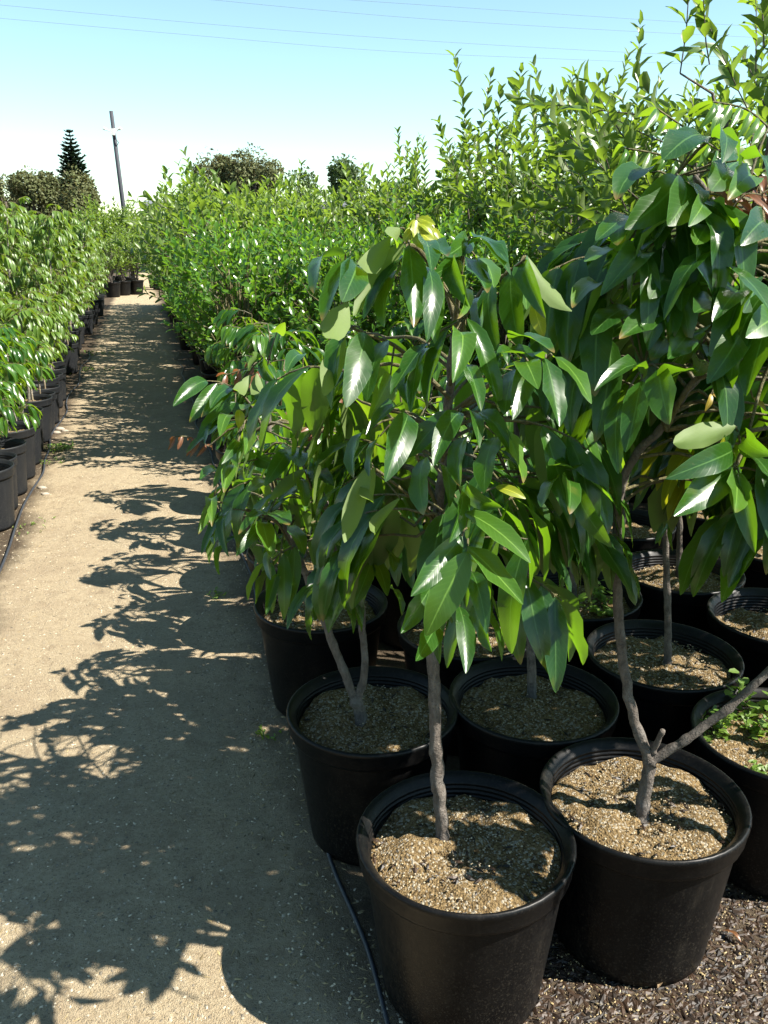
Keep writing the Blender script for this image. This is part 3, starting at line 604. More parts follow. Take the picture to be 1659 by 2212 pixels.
T2 = [
 (q2, 1275, 768, 1040, 990, 1.62, 'leaf', 1.35, 'g'), (q2, 1300, 780, 1225, 975, 1.58, 'leaf', 1.5, 'g'), (q2, 1380, 590, 1205, 690, 1.66, 'leaf', 1.1, 'd'), (q2, 1150, 745, 1002, 865, 1.66, 'leaf', 1.1, 'd'), (q2, 1415, 592, 1460, 705, 1.62, 'leaf', 1, 'g'), (q2, 1430, 590, 1532, 715, 1.64, 'leaf', 1, 'r'), (q2, 1525, 695, 1660, 800, 1.60, 'leaf', 1.2, 'g'), (q2, 1500, 738, 1412, 825, 1.62, 'leaf', 1.2, None), (q2, 1590, 775, 1485, 865, 1.62, 'fresh', 1, None), (q2, 1540, 690, 1440, 760, 1.7, 'leaf', 1.2, None),
 (q2, 1290, 780, 1370, 880, 1.64, 'leaf', 1, None), (q2, 1060, 935, 915, 1040, 1.62, 'leaf', 1, 't'), (q2, 1050, 950, 1010, 1060, 1.64, 'fresh', .9, None), (q2, 1400, 900, 1360, 1080, 1.62, 'leaf', 1.2, None), (q2, 1250, 960, 1180, 1080, 1.66, 'leaf', 1, 't'), (q2, 1420, 880, 1540, 1000, 1.6, 'leaf', 1.2, None), (q2, 1640, 970, 1540, 1060, 1.58, 'leaf', 1.2, 'g'), (q2, 1340, 900, 1315, 978, 1.56, 'fresh', 1, 'g'),
 (z6, 862, 330, 575, 590, 1.60, 'leaf', 1.15, 'd'), (z6, 1335, 288, 985, 745, 1.52, 'leaf', .8, 'l'), (z6, 1378, 395, 1680, 705, 1.50, 'leaf', 1.25, 'g'), (z6, 590, 530, 390, 670, 1.62, 'fresh', .9, 't'), (z6, 1680, 780, 1515, 860, 1.50, 'fresh', 1.4, None), (z6, 775, 675, 515, 845, 1.58, 'leaf', 1.05, 't'), (z6, 985, 668, 695, 870, 1.56, 'leaf', .9, 'd'), (z6, 1010, 420, 890, 610, 1.6, 'leaf', 1, None), (z6, 700, 330, 470, 370, 1.64, 'fresh', .7, 't'),
 (z6, 950, 1062, 1020, 1425, 1.42, 'leaf', 1.15, 'd'), (z6, 838, 1145, 735, 1605, 1.44, 'leaf', 1, 'd'), (z6, 720, 1275, 690, 1745, 1.50, 'leaf', 1, 'd'), (z6, 850, 1128, 535, 1208, 1.48, 'leaf', .8, 't'), (z6, 1450, 1435, 1045, 1545, 1.44, 'fresh', .8, 'u'), (z6, 1428, 1588, 995, 1775, 1.42, 'leaf', 1, 'd'), (z6, 1432, 1708, 1048, 2018, 1.40, 'leaf', 1, 'd'), (z6, 1445, 1725, 1445, 1995, 1.40, 'fresh', 1.05, None), (z6, 1470, 1735, 1575, 2255, 1.38, 'leaf', .95, 'd'), (z6, 1478, 1608, 1690, 1780, 1.44, 'leaf', 1, None), (z6, 1515, 765, 1265, 1160, 1.50, 'leaf', 1.15, 'd'), (z6, 1540, 1480, 1680, 1620, 1.46, 'leaf', 1.1, 'd'), (z6, 1150, 1050, 985, 1030, 1.5, 'leaf', 1.3, 'd'),
 (z6, 1440, 1690, 1270, 1960, 1.46, 'leaf', .9, 'd'), (z6, 1290, 1225, 1250, 1340, 1.6, 'yellow', 1.2, None), (z6, 1300, 1225, 1405, 1300, 1.6, 'yellow', 1.2, None), (z6, 1560, 1250, 1650, 1340, 1.6, 'yellow', 1.1, None), (z6, 1385, 1470, 1335, 1580, 1.6, 'young', 1.1, None), (z6, 1200, 1000, 1180, 1110, 1.6, 'leaf', 1, None),
 (z6, 415, 1805, 645, 2220, 1.46, 'leaf', 1.15, 'd'), (z6, 350, 1780, 372, 2005, 1.46, 'leaf', 1.2, 'g'), (z6, 345, 1715, 715, 2000, 1.50, 'leaf', .8, 'r'), (z6, 440, 1725, 235, 1690, 1.54, 'leaf', .8, 't'), (z6, 300, 1760, 190, 1960, 1.5, 'leaf', 1, 'd'),
 (z6, 1150, 830, 1010, 1000, 1.55, 'leaf', 1, None), (z6, 980, 850, 900, 1010, 1.6, 'leaf', 1.1, None), (z6, 1330, 640, 1180, 700, 1.56, 'leaf', 1.1, None), (z6, 1460, 640, 1300, 760, 1.55, 'leaf', 1.1, 't'), (z6, 1200, 520, 1100, 690, 1.6, 'leaf', 1, 'd'), (z6, 1560, 520, 1500, 700, 1.6, 'leaf', 1, None), (z6, 1180, 620, 1390, 560, 1.6, 'leaf', .9, 't'),
 (z6, 720, 150, 690, 260, 1.62, 'young', 1.1, None), (z6, 1290, 130, 1190, 260, 1.60, 'fresh', 1.1, None), (z6, 1640, 150, 1440, 270, 1.58, 'leaf', .8, 't'),
]
for sp, bx, by, tx, ty, Y, mk, w, f in T2:
    x0, y0_ = sp(bx, by); x1, y1 = sp(tx, ty); h.leaf(c1, x0, y0_, x1, y1, Y, mk, w, f)
# sprays of narrow new leaflets
def spray(hd, pix, Y, n, ln, mk, hang=1.0, twig=True):
    pts = [py(x, y, Y) - hd.o for x, y in pix]; q = spline(pts, 6); b = MB(); b.tube(q, 0.0018, 4, False); hd.brs.append(b); hd.nodes += []
    nd = min(hd.nodes, key=lambda p: (p - q[0]).length); b.tube([nd, nd.lerp(q[0], 0.5) + Vector((0, 0, 0.01)), q[0]], [0.003, 0.0025, 0.0018], 4, False)
    for i in range(n):
        t = 0.12 + 0.88 * i / (n - 1); x = t * (len(q) - 1); k = min(len(q) - 2, int(x)); p = q[k].lerp(q[k + 1], x - k); d = (q[k + 1] - q[k]).normalized()
        sd = d.cross(Vector((0, -0.5, 0.85))).normalized()
        for sg in (-1, 1):
            dv = (sd * sg * 0.7 + d * 0.45 + Vector((0, 0, -0.75 * hang)) + rv(hd.rng, 0.1)).normalized()
            hd.leaves.append((p, p + dv * ln * hd.rng.uniform(0.8, 1.15), HALF + sd * sg * 0.5 + rv(hd.rng, 0.2), mk, 0.95))
spray(h, [(1495, 360), (1430, 335), (1350, 320)], 1.72, 6, 0.055, 'fresh')
spray(h, [(1660, 275), (1610, 235), (1540, 220)], 1.72, 7, 0.062, 'fresh')
spray(h, [(1560, 330), (1500, 290), (1420, 235)], 1.75, 7, 0.060, 'fresh')
spray(h, [(1560, 450), (1560, 425), (1510, 415)], 1.62, 5, 0.035, 'yellow', .7)
spray(h, [(1575, 460), (1610, 420), (1660, 425)], 1.6, 6, 0.06, 'red', .6)
spray(h, [(1620, 470), (1645, 420), (1690, 400)], 1.6, 5, 0.06, 'red', .5)
rg = random.Random(22)
fill(h, rg, (1370, 470, 1800, 820), 24, 1.74, 2.05, 0.175, ('leaf', 'leaf', 'leaf', 'fresh'))
fill(h, rg, (1450, 380, 1800, 560), 10, 1.76, 2.0, 0.175, ('leaf', 'leaf', 'fresh'))
fill(h, rg, (1450, 800, 1800, 1060), 14, 1.72, 2.05, 0.17, ('leaf', 'leaf', 'fresh', 'young'))
fill(h, rg, (1760, 820, 1960, 1180), 9, 1.45, 1.8, 0.175, ('leaf',), 0.9, False)
fill(h, rg, (1360, 420, 1700, 720), 12, 1.58, 1.78, 0.175, ('leaf',), 0.8, False)
fill(h, rg, (1330, 640, 1700, 1080), 20, 1.60, 1.85, 0.17, ('leaf',), 0.9, False)
fill(h, rg, (1400, 440, 1700, 700), 9, 1.62, 1.80, 0.17, ('leaf',), 0.7, False)
fill(h, rg, (1700, 500, 1980, 1150), 14, 1.62, 1.95, 0.175, ('leaf',))
fill(h, rg, (1340, 480, 1720, 1000), 14, 1.70, 1.85, 0.175, ('leaf', 'leaf', 'leaf', 'fresh'))
h.done()

# ---- P4: twin stem tree next to the path
e4, zs = potted('potted_tree', Vector((-0.03, 2.10, 0)), 'big', 'potted tree splitting at its soil into two leaning stems, with copper young leaflets', 'potted tree')
perlite(e4, zs, 0.21, random.Random(4), 450)
h = Hand(e4, 14)
t0 = gz(782, 1562, zs); y0 = t0.y
h.stem([(782, 1572), (778, 1540), (770, 1515)], [y0, y0, y0], 0.018, 0.016, True)
h.stem([(770, 1518), (735, 1430), (700, 1340), (660, 1240), (630, 1170), (600, 1080), (582, 980), (580, 860), (575, 800)], [y0, y0 + .01, y0 + .03, y0 + .05, y0 + .08, y0 + .10, y0 + .12, y0 + .14, y0 + .15], 0.0125, 0.0055, True)
h.stem([(770, 1518), (788, 1450), (782, 1360), (776, 1290), (720, 1180), (705, 1080), (712, 990), (700, 930)], [y0, y0, y0 + .01, y0 + .02, y0 + .03, y0 + .06, y0 + .10, y0 + .12], 0.0115, 0.005, True)
c1 = h.stem([(582, 960), (545, 880), (510, 840)], [2.2, 2.12, 2.08], 0.005, 0.002)
h.stem([(600, 1080), (560, 950), (530, 905)], [2.2, 2.1, 2.05], 0.004, 0.002)
h.stem([(650, 1220), (600, 1130), (570, 1120)], [2.15, 2.0, 1.95], 0.004, 0.002)
h.stem([(620, 1130), (500, 1090), (460, 1085)], [2.15, 2.05, 2.0], 0.004, 0.002)
h.stem([(716, 1170), (660, 1020), (640, 985)], [2.1, 1.98, 1.92], 0.004, 0.002)
h.stem([(776, 1290), (800, 1230), (802, 1212)], [2.05, 1.85, 1.78], 0.004, 0.002)
T4 = [
 (z4, 235, 920, 15, 1085, 2.10, 'leaf', 1, 'g'), (z4, 300, 938, 122, 1192, 2.08, 'leaf', .95, 'g'), (z4, 385, 968, 198, 1155, 2.06, 'leaf', .95, 'g'), (z4, 415, 975, 258, 1100, 2.06, 'leaf', 1, None), (z4, 420, 1060, 170, 1300, 2.1, 'leaf', .9, 'd'), (z4, 380, 1160, 220, 1330, 2.1, 'leaf', .8, 'd'), (z4, 320, 1210, 100, 1390, 2.12, 'leaf', .8, 'd'),
 (z4, 440, 1105, 442, 1228, 2.0, 'young', 1.2, None), (z4, 395, 1160, 320, 1280, 2.0, 'fresh', .9, None), (z4, 560, 870, 600, 1010, 2.06, 'fresh', 1, 'u'), (z4, 520, 880, 430, 980, 2.06, 'fresh', .9, 'u'), (z4, 560, 1090, 470, 1110, 2.06, 'fresh', .9, None),
 (z4, 762, 1368, 608, 1602, 1.92, 'leaf', 1.25, 'g'), (z4, 770, 1350, 835, 1480, 1.90, 'leaf', 1.25, 'g'), (z4, 870, 1490, 645, 1690, 1.90, 'fresh', .8, 'u'), (z4, 840, 1555, 872, 1765, 1.90, 'fresh', .9, None), (z4, 610, 1560, 500, 1640, 1.94, 'fresh', .95, None), (z4, 880, 1490, 1060, 1600, 1.94, 'leaf', .9, 't'), (z4, 830, 1600, 700, 1700, 1.94, 'leaf', .9, 't'),
 (z4, 645, 1785, 440, 1915, 1.86, 'leaf', .8, 't'), (z4, 600, 1850, 425, 2055, 1.84, 'leaf', .9, None), (z4, 590, 1835, 655, 2068, 1.82, 'fresh', 1.2, None), (z4, 640, 1780, 768, 1855, 1.84, 'leaf', 1.1, None), (z4, 775, 1855, 865, 2045, 1.86, 'leaf', .9, 'g'), (z4, 265, 1700, 178, 1915, 2.0, 'fresh', .7, None), (z4, 262, 1700, 268, 1865, 1.98, 'fresh', .8, None), (z4, 335, 1760, 200, 2045, 1.98, 'leaf', .8, 'd'), (z4, 320, 1770, 280, 1980, 2.0, 'leaf', .8, 'd'), (z4, 400, 1750, 378, 2060, 1.96, 'leaf', .95, 'd'),
 (z4, 400, 1365, 278, 1615, 1.98, 'fresh', .7, None), (z4, 425, 1350, 432, 1478, 1.98, 'fresh', .8, None), (z4, 405, 1465, 345, 1645, 1.96, 'fresh', .9, None), (z4, 440, 1320, 330, 1460, 2.0, 'leaf', .8, None), (z4, 460, 1310, 480, 1400, 2.0, 'fresh', .9, None),
 (z4, 720, 1960, 650, 2210, 1.86, 'leaf', 1, 'd'), (z4, 1005, 1140, 1085, 1275, 2.0, 'leaf', 1.2, None), (z4, 560, 1400, 480, 1560, 2.0, 'leaf', 1.2, 'd'), (z4, 600, 1380, 720, 1480, 2.04, 'leaf', 1.1, 'd'), (z4, 320, 1520, 190, 1560, 2.02, 'leaf', .8, None), (z4, 620, 750, 690, 930, 2.1, 'leaf', 1, 'd'), (z4, 580, 760, 500, 850, 2.1, 'leaf', 1, 'd'), (z4, 690, 600, 740, 540, 2.2, 'fresh', .8, 'u'), (z4, 840, 870, 730, 910, 2.0, 'leaf', 1, None), (z4, 860, 760, 750, 870, 2.0, 'leaf', .9, None),
 (dd, 798, 1212, 686, 1272, 1.72, 'fresh', .9, 'u'), (dd, 800, 1215, 764, 1312, 1.70, 'leaf', .85, None), (dd, 795, 1200, 705, 1205, 1.76, 'leaf', .8, None), (dd, 830, 1180, 758, 1146, 1.76, 'leaf', .85, None), (dd, 808, 1210, 836, 1288, 1.72, 'leaf', .9, None), (dd, 826, 1180, 850, 1235, 1.74, 'leaf', .9, None), (dd, 680, 1260, 620, 1360, 1.9, 'leaf', .7, 'd'), (dd, 700, 1270, 760, 1330, 1.9, 'leaf', .7, None), (dd, 840, 1270, 868, 1330, 1.9, 'leaf', .8, None), (dd, 600, 1240, 575, 1330, 2.0, 'leaf', .7, None),
]
for sp, bx, by, tx, ty, Y, mk, w, f in T4:
    x0, y0_ = sp(bx, by); x1, y1 = sp(tx, ty); h.leaf(c1, x0, y0_, x1, y1, Y, mk, w, f)
spray(h, [(690, 945), (665, 905), (635, 870)], 1.98, 5, 0.042, 'red', .5)
spray(h, [(690, 945), (675, 905), (690, 900), (695, 930)], 1.98, 4, 0.04, 'red', .8)
spray(h, [(450, 965), (420, 945), (378, 943)], 2.05, 5, 0.045, 'red', 1.2)
spray(h, [(575, 800), (540, 795), (490, 810)], 2.1, 4, 0.06, 'red', .6)
spray(h, [(722, 905), (730, 880), (735, 875)], 2.0, 2, 0.04, 'red', .5)
rg = random.Random(24)
fill(h, rg, (520, 920, 800, 1230), 14, 2.0, 2.14, 0.14, ('leaf', 'leaf', 'fresh'), 0.9, False)
fill(h, rg, (520, 880, 800, 1230), 20, 2.16, 2.45, 0.145, ('leaf', 'leaf', 'fresh'))
h.done()

# ---- the other saplings of the right-hand block
def other(u, v, seed, Ht, clear, spread, nbr, label, ll=0.145, lean=(0, 0), group=None, trunkpix=None, mks=('leaf', 'leaf', 'leaf', 'fresh'), grains=0, barkk='bark', r0=0.0138, name='potted_tree'):
    rng = random.Random(seed); p = U(u, v) + Vector((rng.uniform(-0.02, 0.02), rng.uniform(-0.02, 0.02), 0))
    e, zs = potted(name, p, 'big', label, 'potted tree', group, soil_drop=rng.uniform(0.045, 0.07))
    if grains: perlite(e, zs, 0.21, rng, grains)
    tr = None
    if trunkpix:
        bx, by = trunkpix[0]; y0 = gz(bx, by, zs).y; dY = trunkpix[-1] if isinstance(trunkpix[-1], float) else 0.0
        px = [q for q in trunkpix if not isinstance(q, float)]; tr = [py(x, y, y0 + dY * i / len(px)) - p for i, (x, y) in enumerate(px)]; tr[0].z -= 0.015
    tb, brs, lv = gen_sapling(rng, zs, Ht, clear, spread, nbr, ll, lean=lean, trunk=tr, mks=mks, r0=r0)
    finish_sapling(e, tb, brs, lv, rng, barkk)
    return e, zs
other(1.98, 1.00, 31, 1.22, 0.85, 0.24, 4, 'potted tree with a cut side stub low on its trunk, behind the straight-trunked one', trunkpix=[(1150, 1505), (1148, 1440), (1142, 1340), (1138, 1200), (1130, 1080), (1120, 960), (1110, 860)], grains=350, r0=0.0145)
other(2.12, 1.51, 32, 1.55, 0.95, 0.34, 8, 'potted tree with slim straight trunk and bare soil between forked tree and weedy pot', trunkpix=[(1443, 1442), (1443, 1360), (1440, 1240), (1437, 1100), (1440, 960), (1465, 860), (1490, 740)], grains=500, r0=0.0125)
e10, z10 = other(2.62, 1.45, 33, 1.25, 0.90, 0.24, 4, 'potted tree with a round-leaved weed at its trunk', trunkpix=[(1240, 1292), (1235, 1200), (1222, 1110), (1210, 1000), (1204, 920), (1200, 850)], grains=250, r0=0.013)
other(2.70, 1.95, 34, 1.35, 0.75, 0.32, 8, 'potted tree in dappled shade behind the slim-trunked tree, dark trunk', trunkpix=[(1467, 1256), (1468, 1190), (1468, 1100), (1474, 1000), (1480, 900)], barkk='barkd', grains=250)
e3, z3 = other(1.61, 1.55, 35, 1.70, 1.15, 0.30, 7, 'potted tree with its soil overgrown by bright green weeds', lean=(0.22, 0.02), grains=200)
e7, z7 = other(2.23, 2.04, 36, 1.55, 1.0, 0.32, 8, 'potted tree whose pale bare soil lies right behind the weedy pot', lean=(0.1, 0.0), grains=250)
GRP = 'glossy saplings in black pots in the block beside the path'
GL = 'leafy sapling in a black pot, half hidden in the block of glossy-leaved trees'
other(2.47, 0.96, 37, 1.15, 0.72, 0.26, 7, 'potted tree wedged between twin-stemmed tree and stubbed tree, small and bushy', grains=200)
other(2.79, 0.52, 38, 1.12, 0.62, 0.27, 8, 'potted tree behind the twin-stemmed one, pot rim partly covered by hanging leaves', grains=150)
sx = 40; cnt = {}
for u, v, Ht in ((3.30, 0.56, 1.12), (3.92, 0.60, 1.22), (4.55, 0.62, 1.32), (5.20, 0.60, 1.30), (3.22, 1.03, 1.10), (3.25, 1.52, 1.25), (3.30, 2.02, 1.35), (2.84, 2.53, 1.4), (3.75, 1.25, 1.22), (3.85, 1.80, 1.25), (3.4, 2.6, 1.4), (4.35, 1.15, 1.28), (4.47, 2.46, 1.25), (4.9, 1.5, 1.3), (2.3, 2.6, 1.55), (1.75, 2.1, 1.6)):
    fi = 0 if v < 0.9 else 1 if v < 1.3 else 2 if v < 1.9 else 3 if v < 2.2 else 4; cnt[fi] = cnt.get(fi, -1) + 1
    other(u, v, sx, Ht, 0.58 if v < 0.9 else 0.85, 0.31 if v < 0.9 else 0.25, 8 if v < 0.9 else 5, f'leafy sapling half hidden in the glossy tree block, {ORD[cnt[fi]]} in {ORD[fi]} file from the path', group=GRP, mks=('leaf', 'leaf', 'fresh')); sx += 1

# weeds inside pots
def weed_part(e, zs, spots, rng, ll=0.018, nst=6, ht=0.05):
    L = []; b = MB()
    for x, y in spots:
        for k in range(nst):
            a = rng.uniform(0, 6.28); top = Vector((x, y, zs)) + rdir(a, R(rng.uniform(25, 80))) * ht * rng.uniform(0.5, 1.2)
            b.tube([Vector((x, y, zs - 0.005)), top], 0.0012, 3, False)
            for m in range(5):
                c = Vector((x, y, zs)).lerp(top, 0.45 + 0.55 * m / 4); dv = rdir(rng.uniform(0, 6.28), R(rng.uniform(-5, 40)))
                L.append((c, c + dv * ll * rng.uniform(0.7, 1.3), Vector((0, 0, 1)) + rv(rng, 0.3), 1.0))
    w = ob('weed', crown_mesh('weed', M['weed'], L, small_leaf(0.62, 0.05, 0.2)), e); b.build('weed_stem', M['twig'], w)
rw = random.Random(8)
sp = []
while len(sp) < 22:
    x, y = rw.uniform(-0.2, 0.2), rw.uniform(-0.2, 0.2)
    if x * x + y * y < 0.036: sp.append((x, y))
weed_part(e3, z3, sp, rw, 0.020, 6, 0.055); weed_part(e3, z3, [(-0.02, 0.16), (0.03, 0.17)], rw, 0.035, 6, 0.13)
weed_part(e10, z10, [(0.08, 0.03), (0.09, -0.02), (0.06, -0.09), (0.10, -0.10)], rw, 0.034, 4, 0.08)

# ------------------------------------------------------------------ shrubs built from leafy shoots (one crown mesh per kind, shared)
def shoot_crown(rng, z0, z1, rad, nsh, slen, ll, gap, up=0.8, openang=55, bottom=0.75, spike=0):
    L = []; tw = MB(); zc = (z0 + z1) / 2; hz = (z1 - z0) / 2
    for i in range(nsh):
        while True:
            p = Vector((rng.uniform(-1, 1), rng.uniform(-1, 1), rng.uniform(-1, 1)))
            if 0.25 < p.length < 1 and rng.random() < p.length ** 1.5: break
        k = 1.0 if p.z > 0 else bottom
        base = Vector((p.x * rad * k, p.y * rad * k, zc + p.z * hz * 0.86))
        out = Vector((p.x, p.y, 0)); d = (out * 0.75 + Vector((0, 0, up)) + rv(rng, 0.25)).normalized()
        sl = slen * rng.uniform(0.55, 1.35) * (1.35 if i < spike else 1)
        if i < spike: base = Vector((p.x * rad * 0.6, p.y * rad * 0.6, z1 - 0.15 * hz - 0.1)); d = (Vector((p.x * 0.15, p.y * 0.15, 1)) + rv(rng, 0.08)).normalized()
        pts = [base]
        for s in range(3): d = (d + rv(rng, 0.08) + Vector((0, 0, 0.06))).normalized(); pts.append(pts[-1] + d * sl / 3)
        tw.tube(pts, [0.0032, 0.0028, 0.0022, 0.0014], 4, False)
        n = max(3, int(sl / gap)); ph = rng.uniform(0, 6.28)
        for j in range(n):
            t = 0.08 + 0.92 * j / (n - 1); x = t * 3; q = min(2, int(x)); c = pts[q].lerp(pts[q + 1], x - q); ax = (pts[q + 1] - pts[q]).normalized()
            o1 = ax.orthogonal().normalized(); o2 = ax.cross(o1)
            for s in (0, math.pi):
                a = ph + j * 1.57 + s + rng.uniform(-0.3, 0.3); side = o1 * math.cos(a) + o2 * math.sin(a)
                oa = R(openang * (1.15 - 0.55 * t) + rng.uniform(-12, 12)); dv = ax * math.cos(oa) + side * math.sin(oa)
                L.append((c, c + dv * ll * rng.uniform(0.65, 1.15) * (1.05 - 0.35 * t), ax * 0.8 - side * 0.2 + Vector((0, 0, 0.5)) + rv(rng, 0.25), rng.uniform(0.85, 1.15)))
        if i % 2 == 0: tw.tube([Vector((rng.gauss(0, rad * 0.1), rng.gauss(0, rad * 0.1), z0 + 0.15 * (base.z - z0))), base.lerp(Vector((0, 0, base.z)), 0.45) + Vector((0, 0, -0.1)), base], [0.009, 0.007, 0.0036], 4, False)
    return L, tw
def kind_shrub(key, nvar, z0, z1, rad, nsh, slen, ll, gap, shape, mk, nst, stem_r, barkk, **kw):
    out = []
    for i in range(nvar):
        rng = random.Random(hash_(key) + i); L, tw = shoot_crown(rng, z0, z1, rad, nsh, slen, ll, gap, **kw)
        st = MB()
        for s in range(nst):
            a = rng.uniform(0, 6.28); pts = [Vector((rng.gauss(0, 0.025), rng.gauss(0, 0.025), 0.30))]
            rr = rad * rng.uniform(0.0, 0.35)
            for k in range(1, 5): pts.append(Vector((math.cos(a) * rr * k / 4 + rng.gauss(0, 0.015), math.sin(a) * rr * k / 4 + rng.gauss(0, 0.015), 0.30 + (z1 * 0.82 - 0.30) * k / 4)))
            trunk_tube(st, pts, stem_r, stem_r * 0.4, rng, 6, 3)
        out.append((crown_mesh('crown', M[mk], L, shape), tw.mesh('twigs', M[barkk]), st.mesh('trunk', M[barkk])))
    return out
def hash_(s): return sum(ord(c) * (i + 7) for i, c in enumerate(s))
SL = small_leaf(0.50, 0.06, 0.30); SG = small_leaf(0.42, 0.10, 0.45); SD = small_leaf(0.30, 0.12, 0.30, 4, 2)
KA = kind_shrub('hedge', 4, 0.40, 1.66, 0.44, 130, 0.25, 0.090, 0.038, SL, 'hedge', 3, 0.012, 'twig')
KB = kind_shrub('guava', 3, 0.45, 1.90, 0.54, 95, 0.33, 0.150, 0.060, SG, 'guava', 2, 0.016, 'bark', openang=60, spike=4)
KT = kind_shrub('tall', 4, 0.65, 2.30, 0.70, 62, 0.48, 0.150, 0.060, SG, 'tall', 2, 0.020, 'barkd', openang=55, spike=4, up=0.55)
rs = random.Random(77)
def shrub(kinds, loc, pot, name, label, cat, group, sc, lvl=None):
    e, zs = potted(name, loc, pot, label, cat, group)
    c, t, s = rs.choice(kinds); a = rs.uniform(0, 6.28); tx, ty = rs.gauss(0, 0.05), rs.gauss(0, 0.05)
    for nm, me in (('crown', c), ('twigs', t), ('trunk', s)):
        o = ob(nm, me, e); o.rotation_euler = (tx, ty, a); o.scale = (sc * rs.uniform(0.95, 1.05), sc * rs.uniform(0.95, 1.05), sc)
        if nm != 'trunk': o['kind'] = 'stuff'
    return e
for i in range(5):
    for j in range(5):
        u = 5.95 + i * 0.62 + rs.uniform(-0.07, 0.07); v = 0.74 + j * 0.60 + rs.uniform(-0.07, 0.07)
        if i < 1 and j < 1: continue
        shrub(KA, U(u, v), 'big', 'potted_shrub', f'dense shrub with small shiny leaves, {ORD[i]} beyond glossy saplings, {ORD[j]} file from path', 'potted shrub', 'small-leaved shrubs packed beside the path', rs.uniform(0.92, 1.06))
for i in range(15):
    for j in range(3):
        u = 9.0 + i * 0.90 + rs.uniform(-0.12, 0.12); v = 0.74 + j * 0.82 + rs.uniform(-0.1, 0.1)
        shrub(KB, U(u, v), 'big', 'potted_shrub', f'light green shrub with large oval leaves, {ORD[i]} past small-leaved shrubs, {ORD[j]} file from path', 'potted shrub', 'oval-leaved shrubs beyond the small-leaved ones', rs.uniform(0.90, 1.12))
for j, v0 in enumerate((3.15, 4.00, 4.9)):
    for i in range(16):
        u = 4.0 + i * 0.95 + rs.uniform(-0.15, 0.15) - 0.3 * j; v = v0 + rs.uniform(-0.12, 0.12)
        if (j == 2 and i > 4) or u > (11.2, 13.6, 30)[j]: continue
        shrub(KT, U(u, v), 'big', 'potted_tree', f'tall tree with upright yellow-green shoots, {ORD[i]} towards the shed in the {ORD[j]} high row', 'potted tree', 'tall upright trees in the high row', rs.uniform(0.88, 1.10) * (1.10 if i < 2 else 1.07 - 0.010 * i))

# ------------------------------------------------------------------ left block
def lych_kind(seed, Ht, clear, spread, nbr, ll, mk, n2=1.0):
    rng = random.Random(seed); tb, brs, lv = gen_sapling(rng, 0.28, Ht, clear, spread, nbr, ll, droop=0.95, npair=(2, 5), mks=('x',), r0=0.013)
    tw = MB()
    for b in brs: tw.add(b.v, b.f)
    return crown_mesh('crown', M[mk], [(a, t, n, w) for a, t, n, k, w in lv], SD), tw.mesh('twigs', M['twig']), tb.mesh('trunk', M['whitebark'])
KL = [lych_kind(300 + i, 2.25, 0.66, 0.44, 21, 0.118, 'lych') for i in range(4)]
KS = [lych_kind(320 + i, 1.28, 0.66, 0.27, 11, 0.112, 'lych') for i in range(3)]
def stake(e, x, y, hh, rng):
    b = MB(); b.tube([(x, y, 0.22), (x + rng.uniform(-0.03, 0.03), y + rng.uniform(-0.03, 0.03), hh)], 0.008, 6); b.build('stake', M['stake'], e)
us = [5.25, 5.60, 5.97, 6.38, 6.78, 7.17, 7.55, 7.95, 8.30, 8.66, 9.06, 9.48, 9.95, 10.40, 10.84, 11.4, 12.0, 12.55, 13.1, 13.8, 14.6, 15.3, 16.0, 16.9, 17.8, 18.7, 19.6, 20.6, 21.6, 22.8]
GLN = 'small drooping-leaved potted saplings on the left of the path'
for i, u in enumerate(us):
    near = u < 7.3
    kind = 'small' if i % 3 else 'mid'
    v = -0.85 - POT[kind][0] * 0.8 + rs.uniform(-0.03, 0.03)
    if near:      # each leaf is big enough to pick out
        e, zs = potted('potted_tree', U(u, v), kind, f'low sapling with drooping bright leaves, {ORD[i]} pot along the left path edge', 'potted tree', 'low saplings at the left path edge', soil_drop=0.07)
        rng = random.Random(500 + i); tb, brs, lv = gen_sapling(rng, zs, rs.uniform(0.95, 1.30), rs.uniform(0.45, 0.66), rs.uniform(0.22, 0.30), 8, 0.115, droop=0.95, npair=(2, 4), mks=('fresh', 'fresh', 'leaf', 'fresh', 'leaf'), r0=0.011)
        finish_sapling(e, tb, brs, lv, rng, 'whitebark')
    elif u < 9.6:
        e = shrub(KS, U(u, v), kind, 'potted_tree', f'waist-high sapling with pale stem and stake, {ORD[i]} pot along the left path edge', 'potted tree', 'waist-high saplings by the left path edge', rs.uniform(0.72, 1.15))
        stake(e, 0.06, -0.03, rs.uniform(0.5, 0.75), rs)
    else:
        e = shrub(KL, U(u + rs.uniform(-0.08, 0.08), v - 0.08 + rs.uniform(-0.06, 0.05)), kind, 'potted_tree', f'man-high sapling with dense hanging leaves, {ORD[i]} pot along the left path edge', 'potted tree', 'man-high drooping saplings lining the path', rs.uniform(0.60, 1.06))
        if i % 2: stake(e, 0.07, 0.02, rs.uniform(0.5, 0.9), rs)
for j, v0 in enumerate((-1.55, -2.2, -2.9)):
    u = 5.7 + 0.2 * j if j else 5.5; i = -1
    while u < 22:
        low = (u < 6.6 and j == 0); i += 1
        shrub(KS if low else KL, U(u + rs.uniform(-0.1, 0.1), v0 + rs.uniform(-0.12, 0.12)), 'mid', 'potted_tree', f'drooping-leaved sapling, {ORD[i]} in the {ORD[j]} row behind the left edge pots', 'potted tree', 'drooping saplings in the rows behind the edge', rs.uniform(0.78, 1.12)); u += 0.62 if j < 2 else 0.8

